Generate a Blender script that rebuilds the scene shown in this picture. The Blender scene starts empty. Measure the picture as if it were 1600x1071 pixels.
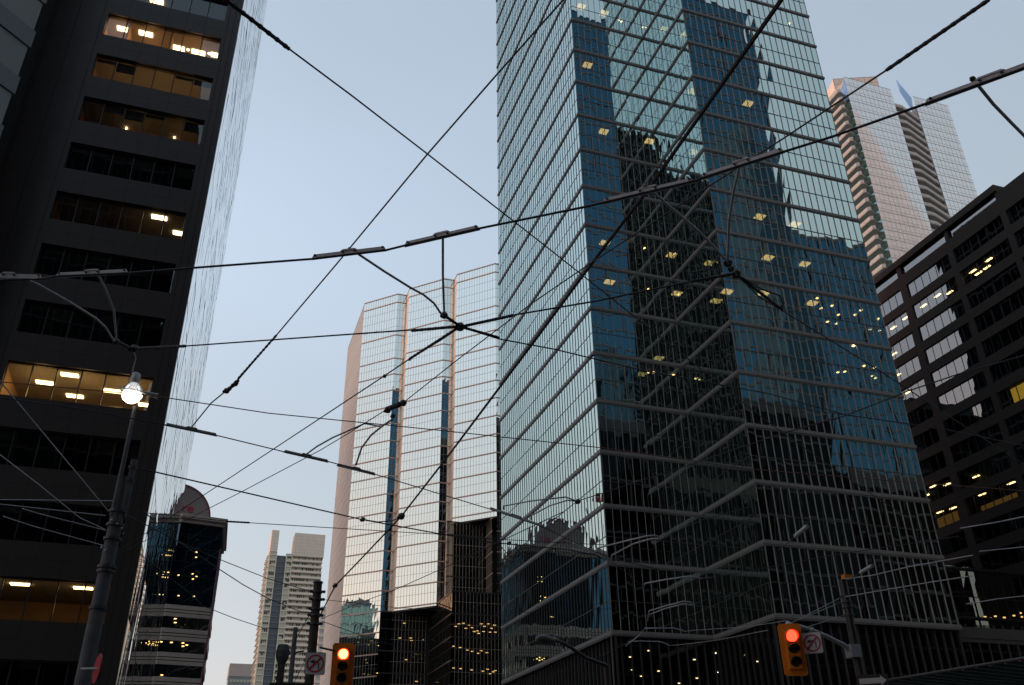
import bpy, bmesh, math, random
from mathutils import Vector, Matrix
R = math.radians
rnd = random.Random(7)
C = bpy.context.scene.collection
SC = bpy.context.scene

# ---------------------------------------------------------------- camera, world, sun, exposure
FPX = 1391.0; PITCH = R(28.69); ROLL = R(-.95); YAW = R(19.2)
EYE = Vector((0, 0, 1.6))
hd = Vector((math.sin(YAW), math.cos(YAW), 0)); up = Vector((0, 0, 1))
FW = math.cos(PITCH)*hd + math.sin(PITCH)*up
U0 = -math.sin(PITCH)*hd + math.cos(PITCH)*up
X0 = FW.cross(U0)
CX = math.cos(ROLL)*X0 + math.sin(ROLL)*U0
CU = -math.sin(ROLL)*X0 + math.cos(ROLL)*U0
cam = bpy.data.cameras.new('camera'); co = bpy.data.objects.new('camera', cam); C.objects.link(co)
m = Matrix((CX, CU, -FW)).transposed().to_4x4(); m.translation = EYE
co.matrix_world = m
cam.sensor_width = 36; cam.lens = FPX/1600*36; cam.clip_start = .1; cam.clip_end = 6000
SC.camera = co

SUN_AZ, SUN_EL = 292.0, 2.4       # compass-style azimuth from +Y towards +X
w = bpy.data.worlds.new('World'); SC.world = w; w.use_nodes = True
nt = w.node_tree; nt.nodes.clear()
sky = nt.nodes.new('ShaderNodeTexSky'); sky.sky_type = 'NISHITA'; sky.sun_disc = False
sky.sun_elevation = R(SUN_EL); sky.sun_rotation = R(SUN_AZ)
sky.air_density = 1.0; sky.dust_density = 1.5; sky.ozone_density = 1.5; sky.altitude = 80
bg = nt.nodes.new('ShaderNodeBackground'); bg.inputs[1].default_value = .12
mx = nt.nodes.new('ShaderNodeMix'); mx.data_type = 'RGBA'; mx.blend_type = 'MULTIPLY'; mx.inputs[0].default_value = 1
mx.inputs[7].default_value = (1.2, .66, .12, 1)
hz_ = nt.nodes.new('ShaderNodeMix'); hz_.data_type = 'RGBA'; hz_.blend_type = 'ADD'; hz_.inputs[0].default_value = 1
hz_.inputs[7].default_value = (1.50, 1.96, 2.70, 1)      # dusk haze glow that evens out the whole sky
wo = nt.nodes.new('ShaderNodeOutputWorld')
nt.links.new(sky.outputs[0], mx.inputs[6]); tc_ = nt.nodes.new('ShaderNodeTexCoord'); sx = nt.nodes.new('ShaderNodeSeparateXYZ'); nt.links.new(tc_.outputs['Generated'], sx.inputs[0])
cr0 = nt.nodes.new('ShaderNodeValToRGB'); cr0.color_ramp.interpolation = 'EASE'; nt.links.new(sx.outputs['Z'], cr0.inputs[0])
for i_, (p_, v_) in enumerate(((0, .1), (.3, .25), (.56, 1), (.76, .35), (1, .1))):
    e_ = cr0.color_ramp.elements[i_] if i_ < 2 else cr0.color_ramp.elements.new(p_)
    e_.position = p_; e_.color = (v_, v_, v_, 1)
dt_ = nt.nodes.new('ShaderNodeVectorMath'); dt_.operation = 'DOT_PRODUCT'; dt_.inputs[1].default_value = (math.sin(R(SUN_AZ)), math.cos(R(SUN_AZ)), 0); nt.links.new(tc_.outputs['Generated'], dt_.inputs[0])
mr_ = nt.nodes.new('ShaderNodeMapRange'); mr_.inputs['From Min'].default_value = -.6; mr_.inputs['From Max'].default_value = .4; nt.links.new(dt_.outputs['Value'], mr_.inputs[0])
m1_ = nt.nodes.new('ShaderNodeMath'); m1_.operation = 'MULTIPLY_ADD'; m1_.inputs[1].default_value = .28; m1_.inputs[2].default_value = .12; nt.links.new(cr0.outputs[0], m1_.inputs[0])
m2_ = nt.nodes.new('ShaderNodeMath'); m2_.operation = 'MULTIPLY_ADD'; m2_.inputs[2].default_value = .80; nt.links.new(m1_.outputs[0], m2_.inputs[0]); nt.links.new(mr_.outputs[0], m2_.inputs[1])
nz_ = nt.nodes.new('ShaderNodeTexNoise'); nz_.inputs['Scale'].default_value = 2.2; nz_.inputs['Detail'].default_value = 4; mp_ = nt.nodes.new('ShaderNodeMapping'); mp_.inputs['Scale'].default_value = (1, 1, 2.5)
nt.links.new(tc_.outputs['Generated'], mp_.inputs[0]); nt.links.new(mp_.outputs[0], nz_.inputs['Vector'])
m3_ = nt.nodes.new('ShaderNodeMath'); m3_.operation = 'MULTIPLY_ADD'; m3_.inputs[1].default_value = .12; m3_.inputs[2].default_value = .94; nt.links.new(nz_.outputs[0], m3_.inputs[0])
m4_ = nt.nodes.new('ShaderNodeMath'); m4_.operation = 'MULTIPLY'; nt.links.new(m2_.outputs[0], m4_.inputs[0]); nt.links.new(m3_.outputs[0], m4_.inputs[1]); m2_ = m4_
sc0 = nt.nodes.new('ShaderNodeVectorMath'); sc0.operation = 'SCALE'; sc0.inputs[0].default_value = (1.68, 2.15, 2.93); nt.links.new(m2_.outputs[0], sc0.inputs['Scale']); nt.links.new(sc0.outputs[0], hz_.inputs[7])
nt.links.new(mx.outputs[2], hz_.inputs[6]); nt.links.new(hz_.outputs[2], bg.inputs[0]); nt.links.new(bg.outputs[0], wo.inputs[0])
sl = bpy.data.lights.new('sun', 'SUN'); sl.energy = .45; sl.angle = R(3); sl.color = (1, .90, .80)
so = bpy.data.objects.new('sun', sl); C.objects.link(so)
sd = Vector((math.sin(R(SUN_AZ))*math.cos(R(SUN_EL)), math.cos(R(SUN_AZ))*math.cos(R(SUN_EL)), math.sin(R(SUN_EL))))
so.rotation_euler = (-sd).to_track_quat('-Z', 'Y').to_euler(); so.location = (0, 0, 300)
SC.view_settings.view_transform = 'Standard'; SC.view_settings.look = 'None'
SC.view_settings.exposure = 1.0; SC.view_settings.gamma = 1
SC.cycles.max_bounces = 8; SC.cycles.glossy_bounces = 5; SC.cycles.transparent_max_bounces = 12
SC.cycles.sample_clamp_indirect = 6

# ---------------------------------------------------------------- picking places in the world along lines of sight
def ray(px, py): return FW + (px-800)/FPX*CX - (py-535.5)/FPX*CU
def at(px, py, axis, val):
    d = ray(px, py); return EYE + d*((val-EYE[axis])/d[axis])
def atd(px, py, D):
    d = ray(px, py); return EYE + d*(D/math.hypot(d.x, d.y))

# ---------------------------------------------------------------- materials
def mat(name, col, rough=.7, metal=0, noise=0, nscale=3, spec=.5, bump=0):
    m = bpy.data.materials.new(name); m.use_nodes = True; t = m.node_tree; b = t.nodes['Principled BSDF']
    b.inputs['Base Color'].default_value = (*col, 1); b.inputs['Roughness'].default_value = rough
    b.inputs['Metallic'].default_value = metal; b.inputs['Specular IOR Level'].default_value = spec
    if noise or bump:
        tc = t.nodes.new('ShaderNodeTexCoord'); n = t.nodes.new('ShaderNodeTexNoise'); n.inputs['Scale'].default_value = nscale
        n.inputs['Detail'].default_value = 5; t.links.new(tc.outputs['Object'], n.inputs['Vector'])
        r = t.nodes.new('ShaderNodeMapRange'); r.inputs['From Min'].default_value = .3; r.inputs['From Max'].default_value = .7
        r.inputs['To Min'].default_value = 1-noise; r.inputs['To Max'].default_value = 1+noise
        t.links.new(n.outputs[0], r.inputs[0])
        v = t.nodes.new('ShaderNodeVectorMath'); v.operation = 'SCALE'; v.inputs[0].default_value = col
        t.links.new(r.outputs[0], v.inputs['Scale']); t.links.new(v.outputs[0], b.inputs['Base Color'])
        if bump:
            bp = t.nodes.new('ShaderNodeBump'); bp.inputs['Strength'].default_value = bump; bp.inputs['Distance'].default_value = .02
            t.links.new(n.outputs[0], bp.inputs['Height']); t.links.new(bp.outputs[0], b.inputs['Normal'])
    return m
def emis(name, col, st):
    m = bpy.data.materials.new(name); m.use_nodes = True; t = m.node_tree; t.nodes.clear()
    e = t.nodes.new('ShaderNodeEmission'); e.inputs[0].default_value = (*col, 1); e.inputs[1].default_value = st
    o = t.nodes.new('ShaderNodeOutputMaterial'); t.links.new(e.outputs[0], o.inputs[0]); return m
def glass(name, refl, trans, tcol=(.6, .7, .65), wav=.004, wscale=.5, vstretch=.25, body=None, fres=0.0, rough=0):
    """facade glass: mirror coat over a see-through (or dark) pane, each pane slightly bowed by low-frequency normals"""
    m = bpy.data.materials.new(name); m.use_nodes = True; t = m.node_tree; t.nodes.clear(); N = t.nodes.new; Lk = t.links.new
    tc = N('ShaderNodeTexCoord'); mp = N('ShaderNodeMapping'); mp.inputs['Scale'].default_value = (1, 1, vstretch)
    gi = N('ShaderNodeNewGeometry'); ad = N('ShaderNodeVectorMath'); ad.operation = 'MULTIPLY_ADD'
    cx = N('ShaderNodeCombineXYZ'); Lk(gi.outputs['Random Per Island'], cx.inputs[0]); Lk(gi.outputs['Random Per Island'], cx.inputs[1]); Lk(gi.outputs['Random Per Island'], cx.inputs[2])
    ad.inputs[1].default_value = (1.3, 1.3, 1.3)
    Lk(cx.outputs[0], ad.inputs[0]); Lk(tc.outputs['Object'], mp.inputs[0]); Lk(mp.outputs[0], ad.inputs[2])
    n = N('ShaderNodeTexNoise'); n.inputs['Scale'].default_value = wscale; n.inputs['Detail'].default_value = 1.5; Lk(ad.outputs[0], n.inputs['Vector'])
    sb = N('ShaderNodeVectorMath'); sb.operation = 'SUBTRACT'; sb.inputs[1].default_value = (.5, .5, .5); Lk(n.outputs['Color'], sb.inputs[0])
    sc_ = N('ShaderNodeVectorMath'); sc_.operation = 'MULTIPLY'; sc_.inputs[1].default_value = (wav*2, wav*2, wav); Lk(sb.outputs[0], sc_.inputs[0])
    a2 = N('ShaderNodeVectorMath'); a2.operation = 'ADD'; Lk(gi.outputs['Normal'], a2.inputs[0]); Lk(sc_.outputs[0], a2.inputs[1])
    nn = N('ShaderNodeVectorMath'); nn.operation = 'NORMALIZE'; Lk(a2.outputs[0], nn.inputs[0])
    g = N('ShaderNodeBsdfGlossy'); g.inputs['Color'].default_value = (*refl, 1); g.inputs['Roughness'].default_value = rough; Lk(nn.outputs[0], g.inputs['Normal'])
    if body:
        b = N('ShaderNodeBsdfDiffuse'); b.inputs[0].default_value = (*body, 1)
    else:
        b = N('ShaderNodeBsdfTransparent'); b.inputs[0].default_value = (*tcol, 1)
    mxs = N('ShaderNodeMixShader')
    if fres:
        lw = N('ShaderNodeLayerWeight'); lw.inputs[0].default_value = fres
        mr = N('ShaderNodeMapRange'); mr.inputs['To Min'].default_value = 1-trans; mr.inputs['To Max'].default_value = 1.0
        Lk(lw.outputs['Fresnel'], mr.inputs[0]); Lk(mr.outputs[0], mxs.inputs[0])
    else: mxs.inputs[0].default_value = 1-trans
    Lk(b.outputs[0], mxs.inputs[1]); Lk(g.outputs[0], mxs.inputs[2])
    o = N('ShaderNodeOutputMaterial'); Lk(mxs.outputs[0], o.inputs[0]); return m

M = dict(
  asphalt=mat('asphalt', (.05, .05, .052), .85, noise=.25, nscale=1.5, bump=.3),
  pave=mat('concrete_paving', (.22, .21, .2), .85, noise=.15, nscale=2),
  granite=mat('dark_brown_granite', (.025, .0165, .014), .45, noise=.12, nscale=2.0),
  blind=mat('dark_roller_blind', (.05, .045, .04), .9),
  joint=mat('joint', (.01, .009, .009), .9),
  alub=mat('band_aluminium', (.27, .245, .23), .5, metal=.1, noise=.05, nscale=.8),
  alu=mat('beige_aluminium', (.35, .31, .29), .45, metal=.1, noise=.06, nscale=.8),
  alud=mat('dark_aluminium', (.07, .065, .062), .45, metal=.2),
  slab=mat('interior_slab', (.025, .025, .026), .9),
  core=mat('interior_core', (.010, .010, .010), .9),
  ceil=mat('office_ceiling', (.25, .22, .18), .9),
  partition=mat('warm_partition', (.42, .26, .13), .8, noise=.15, nscale=.8),
  gMain=glass('green_mirror_glass', (.74, .88, .85), .24, (.7, .8, .7), wav=.010, wscale=.55, fres=.35),
  gLight=glass('pale_mirror_glass', (.93, .985, .96), .13, (.8, .85, .75), wav=.004, wscale=.3, fres=.4),
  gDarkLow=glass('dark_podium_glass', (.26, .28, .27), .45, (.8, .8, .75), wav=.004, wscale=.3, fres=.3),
  gOffice=glass('clear_office_glass', (.35, .4, .42), .80, (.85, .87, .85), wav=.004, fres=.25),
  gSide=glass('grazing_mirror_glass', (.90, .90, .88), .04, body=(.03, .03, .03), wav=.003, wscale=.12, vstretch=.5, fres=.5),
  gBlue=glass('deep_blue_glass', (.06, .13, .20), .3, body=(.006, .012, .022), wav=.006, wscale=.2),
  gBlack=glass('black_glass', (.009, .010, .011), .3, body=(.003,.003,.003), wav=.006, wscale=.2),
  gBlueT=glass('blue_tower_glass', (.045, .12, .185), .2, body=(.01, .02, .035), wav=.006, wscale=.2),
  gRight=glass('grey_window_glass', (.52, .56, .60), .58, (.6, .62, .6), wav=.008, wscale=.4, fres=.35),
  gCondo=glass('condo_glass', (1, 1, 1), .40, body=(.80, .78, .77), wav=.006, wscale=.2, rough=.06),
  gTeal=glass('teal_balustrade_glass', (.35, .55, .55), .5, body=(.08, .14, .14), wav=.004),
  gBluF=glass('blue_screen_glass', (.5, .62, .8), .5, body=(.18, .3, .5), wav=.004),
  pink=mat('pink_stone', (.44, .41, .375), .6, noise=.06, nscale=.5),
  pinkband=mat('salmon_aluminium', (.62, .46, .37), .45, metal=.2),
  line=mat('grey_green_joint_line', (.34, .37, .35), .6),
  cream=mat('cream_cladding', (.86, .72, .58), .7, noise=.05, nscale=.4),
  creamd=mat('dull_cream_concrete', (.58, .50, .45), .8, noise=.08, nscale=.5),  # duller cream for walls, ribs, fins and joints
  cwin=mat('condo_window', (.52, .51, .38), .3),
  dwin=mat('dark_window', (.03, .035, .035), .25),
  conc=mat('balcony_concrete', (.52, .50, .46), .8, noise=.08, nscale=1),
  stone=mat('taupe_stone', (.50, .42, .36), .7, noise=.08, nscale=.7),
  panel=mat('grey_wall_panel', (.20, .22, .23), .5, noise=.08, nscale=.3),
  panel2=mat('blue_grey_spandrel', (.12, .14, .16), .5, noise=.08, nscale=.3),
  brown=mat('brown_brick', (.046, .033, .028), .85, noise=.15, nscale=3, bump=.3),
  blackb=mat('black_steel', (.012, .012, .013), .5),
  wire=mat('weathered_cable', (.018, .02, .026), .6, metal=.3),
  copper=mat('copper_wire', (.16, .05, .03), .45, metal=.7),
  galv=mat('galvanised_steel', (.34, .35, .36), .5, metal=.25, noise=.15, nscale=8),
  barsteel=mat('brushed_grey_steel', (.50, .52, .54), .5, noise=.1, nscale=12),
  ferrous=mat('dark_fitting', (.05, .052, .055), .55, metal=.4),
  polec=mat('weathered_concrete_pole', (.085, .092, .10), .85, noise=.2, nscale=5),
  poled=mat('dark_wooden_pole', (.035, .028, .026), .9, noise=.3, nscale=8),
  yellow=mat('signal_yellow', (.62, .17, .008), .55, noise=.06, nscale=6),
  hood=mat('signal_hood', (.02, .018, .015), .6),
  lensd=mat('unlit_lens', (.05, .03, .02), .25),
  signw=mat('sign_white', (.42, .40, .40), .6, noise=.05, nscale=6),
  signr=mat('sign_red', (.30, .015, .025), .55),
  signk=mat('sign_black', (.012, .012, .012), .6),
  maroon=mat('maroon_trim', (.22, .05, .09), .6),
  letter=mat('red_letter', (.5, .02, .06), .5),
  signgrey=mat('sign_grey', (.27, .225, .215), .7, noise=.08, nscale=.7),
  clearglass=glass('globe_glass', (.6, .6, .62), .6, (.8, .8, .82), wav=.0, fres=.4),
  flag=mat('red_cloth', (.45, .02, .03), .8),
  eRed=emis('lit_red_lens', (1, .03, .012), 3.2),
  eRedHot=emis('lit_red_centre', (1, .42, .05), 6),
  eWarm=emis('warm_ceiling_panel', (1, .66, .28), 4.5),
  eWarmDim=emis('amber_ceiling_panel', (1, .62, .22), 1.5),
  ePale=emis('pale_ceiling_panel', (1, .78, .42), 3.2),
  eGlobe=emis('lit_lamp_glass', (1, .93, .80), 3.2),
)

# ---------------------------------------------------------------- mesh helpers
class MB:
    def __init__(s): s.v = []; s.f = []
    def quad(s, a, b, c, d):
        n = len(s.v); s.v += [tuple(a), tuple(b), tuple(c), tuple(d)]; s.f.append((n, n+1, n+2, n+3))
    def poly(s, pts):
        n = len(s.v); s.v += [tuple(p) for p in pts]; s.f.append(tuple(range(n, n+len(pts))))
    def hexa(s, p):      # 4 bottom + 4 top corners
        n = len(s.v); s.v += [tuple(q) for q in p]
        for f in ((3,2,1,0),(4,5,6,7),(0,1,5,4),(1,2,6,5),(2,3,7,6),(3,0,4,7)): s.f.append(tuple(n+i for i in f))
    def box(s, x0, x1, y0, y1, z0, z1):
        s.hexa([(x0,y0,z0),(x1,y0,z0),(x1,y1,z0),(x0,y1,z0),(x0,y0,z1),(x1,y0,z1),(x1,y1,z1),(x0,y1,z1)])
    def fbox(s, fr, u0, u1, z0, z1, n0, n1):   # box in a facade frame: along, up, outward
        P = fr.P
        s.hexa([P(u0,z0,n1),P(u1,z0,n1),P(u1,z0,n0),P(u0,z0,n0),P(u0,z1,n1),P(u1,z1,n1),P(u1,z1,n0),P(u0,z1,n0)])
    def prism(s, pts, z0, z1):
        n = len(s.v); k = len(pts); s.v += [(p[0],p[1],z0) for p in pts] + [(p[0],p[1],z1) for p in pts]
        s.f.append(tuple(n+i for i in reversed(range(k)))); s.f.append(tuple(n+k+i for i in range(k)))
        for i in range(k): j = (i+1) % k; s.f.append((n+i, n+j, n+k+j, n+k+i))
    def tube(s, pts, r, seg=8, r2=None, cap=True):
        pts = [Vector(p) for p in pts]; k = len(pts); n0 = len(s.v); prev = None
        for i, p in enumerate(pts):
            d = (pts[min(i+1,k-1)] - pts[max(i-1,0)]).normalized()
            if prev is None:
                a = d.cross(Vector((0,0,1)));
                if a.length < .1: a = d.cross(Vector((1,0,0)))
            else: a = prev - d*prev.dot(d)
            a.normalize(); prev = a; b = d.cross(a)
            rr = r if r2 is None else r + (r2-r)*i/(k-1)
            for j in range(seg):
                t = 2*math.pi*j/seg; s.v.append(tuple(p + (a*math.cos(t) + b*math.sin(t))*rr))
        for i in range(k-1):
            for j in range(seg):
                j2 = (j+1) % seg; s.f.append((n0+i*seg+j, n0+i*seg+j2, n0+(i+1)*seg+j2, n0+(i+1)*seg+j))
        if cap:
            s.f.append(tuple(n0+j for j in reversed(range(seg)))); s.f.append(tuple(n0+(k-1)*seg+j for j in range(seg)))
    def lathe(s, o, prof, seg=20, ax=Vector((0,0,1))):
        ax = ax.normalized(); a = ax.cross(Vector((1,0,0)));
        if a.length < .1: a = ax.cross(Vector((0,1,0)))
        a.normalize(); b = ax.cross(a); n0 = len(s.v); o = Vector(o)
        for r, h in prof:
            for j in range(seg):
                t = 2*math.pi*j/seg; s.v.append(tuple(o + ax*h + (a*math.cos(t)+b*math.sin(t))*max(r,1e-4)))
        for i in range(len(prof)-1):
            for j in range(seg):
                j2 = (j+1) % seg; s.f.append((n0+i*seg+j, n0+i*seg+j2, n0+(i+1)*seg+j2, n0+(i+1)*seg+j))
    def build(s, name, m, parent=None, smooth=False):
        me = bpy.data.meshes.new(name); me.from_pydata(s.v, [], s.f); me.update()
        if smooth: me.polygons.foreach_set('use_smooth', [True]*len(me.polygons))
        me.materials.append(M[m] if isinstance(m, str) else m)
        o = bpy.data.objects.new(name, me); C.objects.link(o)
        if parent: o.parent = parent; o.matrix_parent_inverse = parent.matrix_world.inverted() if False else Matrix.Translation(-parent.location)
        return o
def thing(name, label, cat, loc=(0,0,0), group=None):
    o = bpy.data.objects.new(name, None); C.objects.link(o); o.location = loc
    o['label'] = label; o['category'] = cat
    if group: o['group'] = group
    return o
def tag(o, label, cat, group=None):
    o['label'] = label; o['category'] = cat
    if group: o['group'] = group
    return o
def struct(o): o['kind'] = 'structure'; return o
class Frame:
    def __init__(s, p0, p1):
        s.o = Vector((p0[0], p0[1], 0)); d = Vector((p1[0]-p0[0], p1[1]-p0[1], 0)); s.L = d.length; s.d = d.normalized(); s.n = Vector((s.d.y, -s.d.x, 0))
    def P(s, u, z, n): return s.o + s.d*u + s.n*n + Vector((0, 0, z))
def bulb(mb, a, r):  # small rounded fitting
    mb.lathe(a, [(0,-r),(r*.7,-r*.7),(r,0),(r*.7,r*.7),(0,r)], 10)

def panes(mb, fr, us, zs, tilt=.003, n=0):
    for i in range(len(us)-1):
        for j in range(len(zs)-1):
            t = [rnd.uniform(-tilt, tilt) for _ in range(3)]
            mb.quad(fr.P(us[i], zs[j], n+t[0]), fr.P(us[i+1], zs[j], n+t[1]), fr.P(us[i+1], zs[j+1], n+t[2]), fr.P(us[i], zs[j+1], n+t[1]+t[2]-t[0]))
def lin(a, b, n): return [a+(b-a)*i/n for i in range(n+1)]

def glass_tower(root, poly, edges, z0, z1, bands, pane, gmat, mmat, bmat, fin=.10, finw=.05, bandh=.36, bandn=.14, mid=.4, tilt=.003, slabs=True, inset=.5, midh=.05, finmat=None, trim=None, afin={}, dark=()):
    """curtain wall round the listed edges of a plan; bands = heights of the band tops"""
    G = MB(); F_ = MB(); FD = MB(); F = F_
    zz = sorted(set([z0, z1] + [b for b in bands if z0 < b < z1]))
    mids = []
    for a, b in zip(zz[:-1], zz[1:]):
        if b-a > 1.5: mids.append(a+(b-a)*mid)
    allz = sorted(zz+mids)
    nE = len(poly)
    for k, e in enumerate(edges):
        fr = Frame(poly[e], poly[(e+1) % nE]); nc = max(1, round(fr.L/pane[k] if isinstance(pane, (list, tuple)) else fr.L/pane))
        us = lin(0, fr.L, nc); panes(G, fr, us, allz, tilt); fin0 = fin; fin = afin.get(e, fin); F = FD if e in dark else F_
        for u in us[1:-1]: F.fbox(fr, u-finw/2, u+finw/2, z0, z1, -.03, fin)
        F.fbox(fr, 0, finw*1.5, z0, z1, -.03, fin*.6); F.fbox(fr, fr.L-finw*1.5, fr.L, z0, z1, -.03, fin*.55)
        for zc in mids: FD.fbox(fr, .004, fr.L-.004, zc-midh/2, zc+midh/2, -.025, fin*.5)
        fin = fin0
    G.build('glazing', gmat, root); F_.v and F_.build('mullions', finmat or mmat, root); FD.v and FD.build('transoms', 'alud', root)
    for b in bands:
        if not (z0 <= b <= z1): continue
        B = MB()
        for e in edges:
            fr = Frame(poly[e], poly[(e+1) % nE])
            pe = Frame(poly[e-1], poly[e]); ne = Frame(poly[(e+1) % nE], poly[(e+2) % nE])
            ext0 = bandn if pe.d.cross(fr.d).z > .1 else (-bandn if pe.d.cross(fr.d).z < -.1 else 0)
            ext1 = bandn if fr.d.cross(ne.d).z > .1 else (-bandn if fr.d.cross(ne.d).z < -.1 else 0)
            s45 = .414 if abs(pe.d.dot(fr.d)) > .1 else 1; s45b = .414 if abs(ne.d.dot(fr.d)) > .1 else 1
            P = fr.P
            def bar(za, zb, nn):
                a0 = ext0*s45*nn/bandn; a1 = ext1*s45b*nn/bandn
                B.hexa([P(-a0,za,nn),P(fr.L+a1,za,nn),P(fr.L,za,-.02),P(0,za,-.02),P(-a0,zb,nn),P(fr.L+a1,zb,nn),P(fr.L,zb,-.02),P(0,zb,-.02)])
            bar(b-bandh*.72, b, bandn); bar(b-bandh, b-bandh*.72-.002, bandn*.55)
        B.build('floor_band', bmat, root)
    if slabs:
        cx = sum(p[0] for p in poly)/nE; cy = sum(p[1] for p in poly)/nE
        def ins(d): # inward offset of the plan
            out = []
            for i in range(nE):
                a = Frame(poly[i-1], poly[i]); b = Frame(poly[i], poly[(i+1) % nE])
                nn = (a.n+b.n); nn = nn/(max(.3, 1+a.n.dot(b.n)))
                out.append((poly[i][0]-nn.x*d, poly[i][1]-nn.y*d))
            return out
        S = MB(); p = ins(.12)
        for b in [z0]+[b for b in bands if z0 < b <= z1]: S.prism(p, b-.34, b-.06)
        S.build('floor_slabs', 'slab', root)
        K = MB(); K.prism(ins(inset), z0, z1-.5); K.build('building_core', 'core', root)
def lightpanel(root, px, py, zs, L=.6, W=.6, m='eWarm', fr=None, gap=.12, two=False, name='ceiling_light'):
    """ceiling light fixed under the slab whose height the sight line meets behind the facade"""
    c = None
    hit = None
    d = ray(px, py)
    t = (fr.o-EYE).dot(fr.n)/d.dot(fr.n); hz = (EYE + d*t).z
    for z in zs:
        if z-.36 > hz: c = z-.36; break
    if c is None: return
    p = at(px, py, 2, c-.03)
    mb = MB()
    for k in ((-1, 1) if two else (0,)):
        q = p + Vector((k*(L/2+.04), 0, 0)); mb.box(q.x-L/2, q.x+L/2, q.y-W/2, q.y+W/2, c-.06, c-.01)
    mb.build(name, m, root)

# ---------------------------------------------------------------- ground
g = MB(); g.box(-1500, 1500, -1500, 2500, -.5, -.15); struct(g.build('ground', 'asphalt'))
g = MB(); g.box(-400, 400, 2, 18, -.149, -.14); g.box(2, 18, -300, 1.99, -.149, -.14); g.box(2, 18, 18.01, 1500, -.149, -.14); struct(g.build('road', 'asphalt'))
g = MB()
g.box(-400, 1.5, 18.5, 50.9, -.149, 0); g.box(18.5, 400, 18.5, 44.5, -.149, 0); g.box(-400, 1.5, -300, 1.5, -.149, 0); g.box(18.5, 400, -300, 1.5, -.149, 0)
struct(g.build('pavement', 'pave'))

# ================================================================ the stepped glass tower
TP = [(24.2,51.6),(31.3,51.6),(31.3,44.7),(44.5,44.7),(44.5,73.2),(24.2,73.2)]
TB = [12.3]+[16.6+3.8*k for k in range(24)]
tw = thing('office_tower', 'tall stepped tower of green mirror glass with pale floor bands behind the crossing wires', 'tower', (34, 60, 0))
glass_tower(tw, TP, [0,1,2,3,4,5], 12.3, 108, TB, [.60,.60,.60,.75,.75,.53], 'gMain', 'alu', 'alub', fin=.045, finw=.03, inset=5, mid=.42, bandh=.32, bandn=.09, midh=.06, afin={5:.03, 1:.01, 0:.022}, dark=(5, 1))  # left face and recess fins dark: their shade put into the metal colour
FB1 = Frame(TP[0], TP[1]); FB2 = Frame(TP[2], TP[3]); FSD = Frame(TP[1], TP[2]); FA = Frame(TP[5], TP[0])
# white-shaded vertical column line inside, lobby below the first band
lb = MB()
for fr, n in ((FB1,6),(FSD,6),(FB2,11),(FA,18)):
    us = lin(0, fr.L, n)
    panes(lb, fr, us, [0, 5.2, 11.9], .002, -.25)
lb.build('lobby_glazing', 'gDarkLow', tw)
lb = MB()
for fr, n in ((FB1,11),(FSD,11),(FB2,21),(FA,36)):
    for u in lin(0, fr.L, n): lb.fbox(fr, u-.025, u+.025, 0, 12, -.27, -.12)
    lb.fbox(fr, 0, fr.L, 5.15, 5.25, -.28, -.14)
lb.build('lobby_mullions', 'alud', tw)
lb = MB(); lb.box(24.9, 43.8, 52.4, 72.5, 11.75, 11.85); lb.box(31.9, 43.8, 45.4, 52.39, 11.75, 11.85); lb.box(38, 44, 60, 72, 0, 11.7); lb.build('lobby_core', 'core', tw)
for px, py in ((1014,1017),(985,1027),(988,1047),(1002,1057),(1029,1049),(1085,1031),(1117,1021),(1120,1051),(1184,1034),(1089,1060),(1061,1068),(1168,1053),(1153,1070),(1174,1069)):
    p = at(px, py, 2, 11.7); l = MB(); l.lathe((p.x, p.y, 11.72), [(0,-.04),(.08,-.04),(.10,0)], 10); l.build('downlight', 'ePale', tw)
W1 = [(1,-.0)]
for fr, lst in ((FB1, [(908,11,1),(944,21,1),(918,102,1),(943,206,1),(971,34,0),(1015,221,1),(945,380,1),(952,441,1),(967,31,0)]),
                (FB1, [(1007,388,0),(1013,452,0),(1049,399,1),(1058,459,1),(1062,381,0),(1021,582,0),(1013,582,0),(1052,586,0)]),
                (FB2, [(1169,162,1),(1187,339,1),(1200,403,1),(1257,413,1),(1242,351,1),(1233,37,0),(1193,459,1),(1269,474,1),(1136,456,1),(1255,455,0),(1277,466,0),(1300,478,0),(1345,485,0),(1283,482,0),(1310,492,0),(1336,492,0),(1293,503,0),(1307,506,0),(1345,590,0),(1350,572,0),(1309,582,0),(1320,581,0),(1361,583,0),(1333,541,0)])):
    for px, py, big in lst:
        if big: lightpanel(tw, px, py, TB, .34, .62, 'eWarmDim', fr, two=True)
        else: lightpanel(tw, px, py, TB, .16, .2, 'eWarm', fr)
# podium band that runs on past the tower
pod = thing('podium_block', 'dark low glass block running on to the right at the foot of the glass tower', 'building', (60, 52, 0))
pp = [(44.66,45.2),(66,45.2),(66,70),(44.66,70)]
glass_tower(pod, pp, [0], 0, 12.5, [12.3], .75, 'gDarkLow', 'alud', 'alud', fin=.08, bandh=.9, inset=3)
pp2 = [(44.66,58),(84,58),(84,72),(44.66,72)]
anx = thing('glass_annex', 'dark gridded glass annex between the glass tower and the brown office block', 'building', (64, 60, 0))
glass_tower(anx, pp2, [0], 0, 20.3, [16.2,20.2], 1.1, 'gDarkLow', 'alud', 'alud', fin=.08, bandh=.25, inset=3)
for px, py in ((1530,966),(1540,964),(1548,966),(1556,963),(1570,965),(1585,962),(1595,958),(1597,964),(1562,968)):
    p = at(px, py, 1, 58.3); l = MB(); l.box(p.x-.1, p.x+.1, p.y, p.y+.1, p.z-.05, p.z+.05); l.build('small_light', 'eWarmDim', anx)
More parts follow.
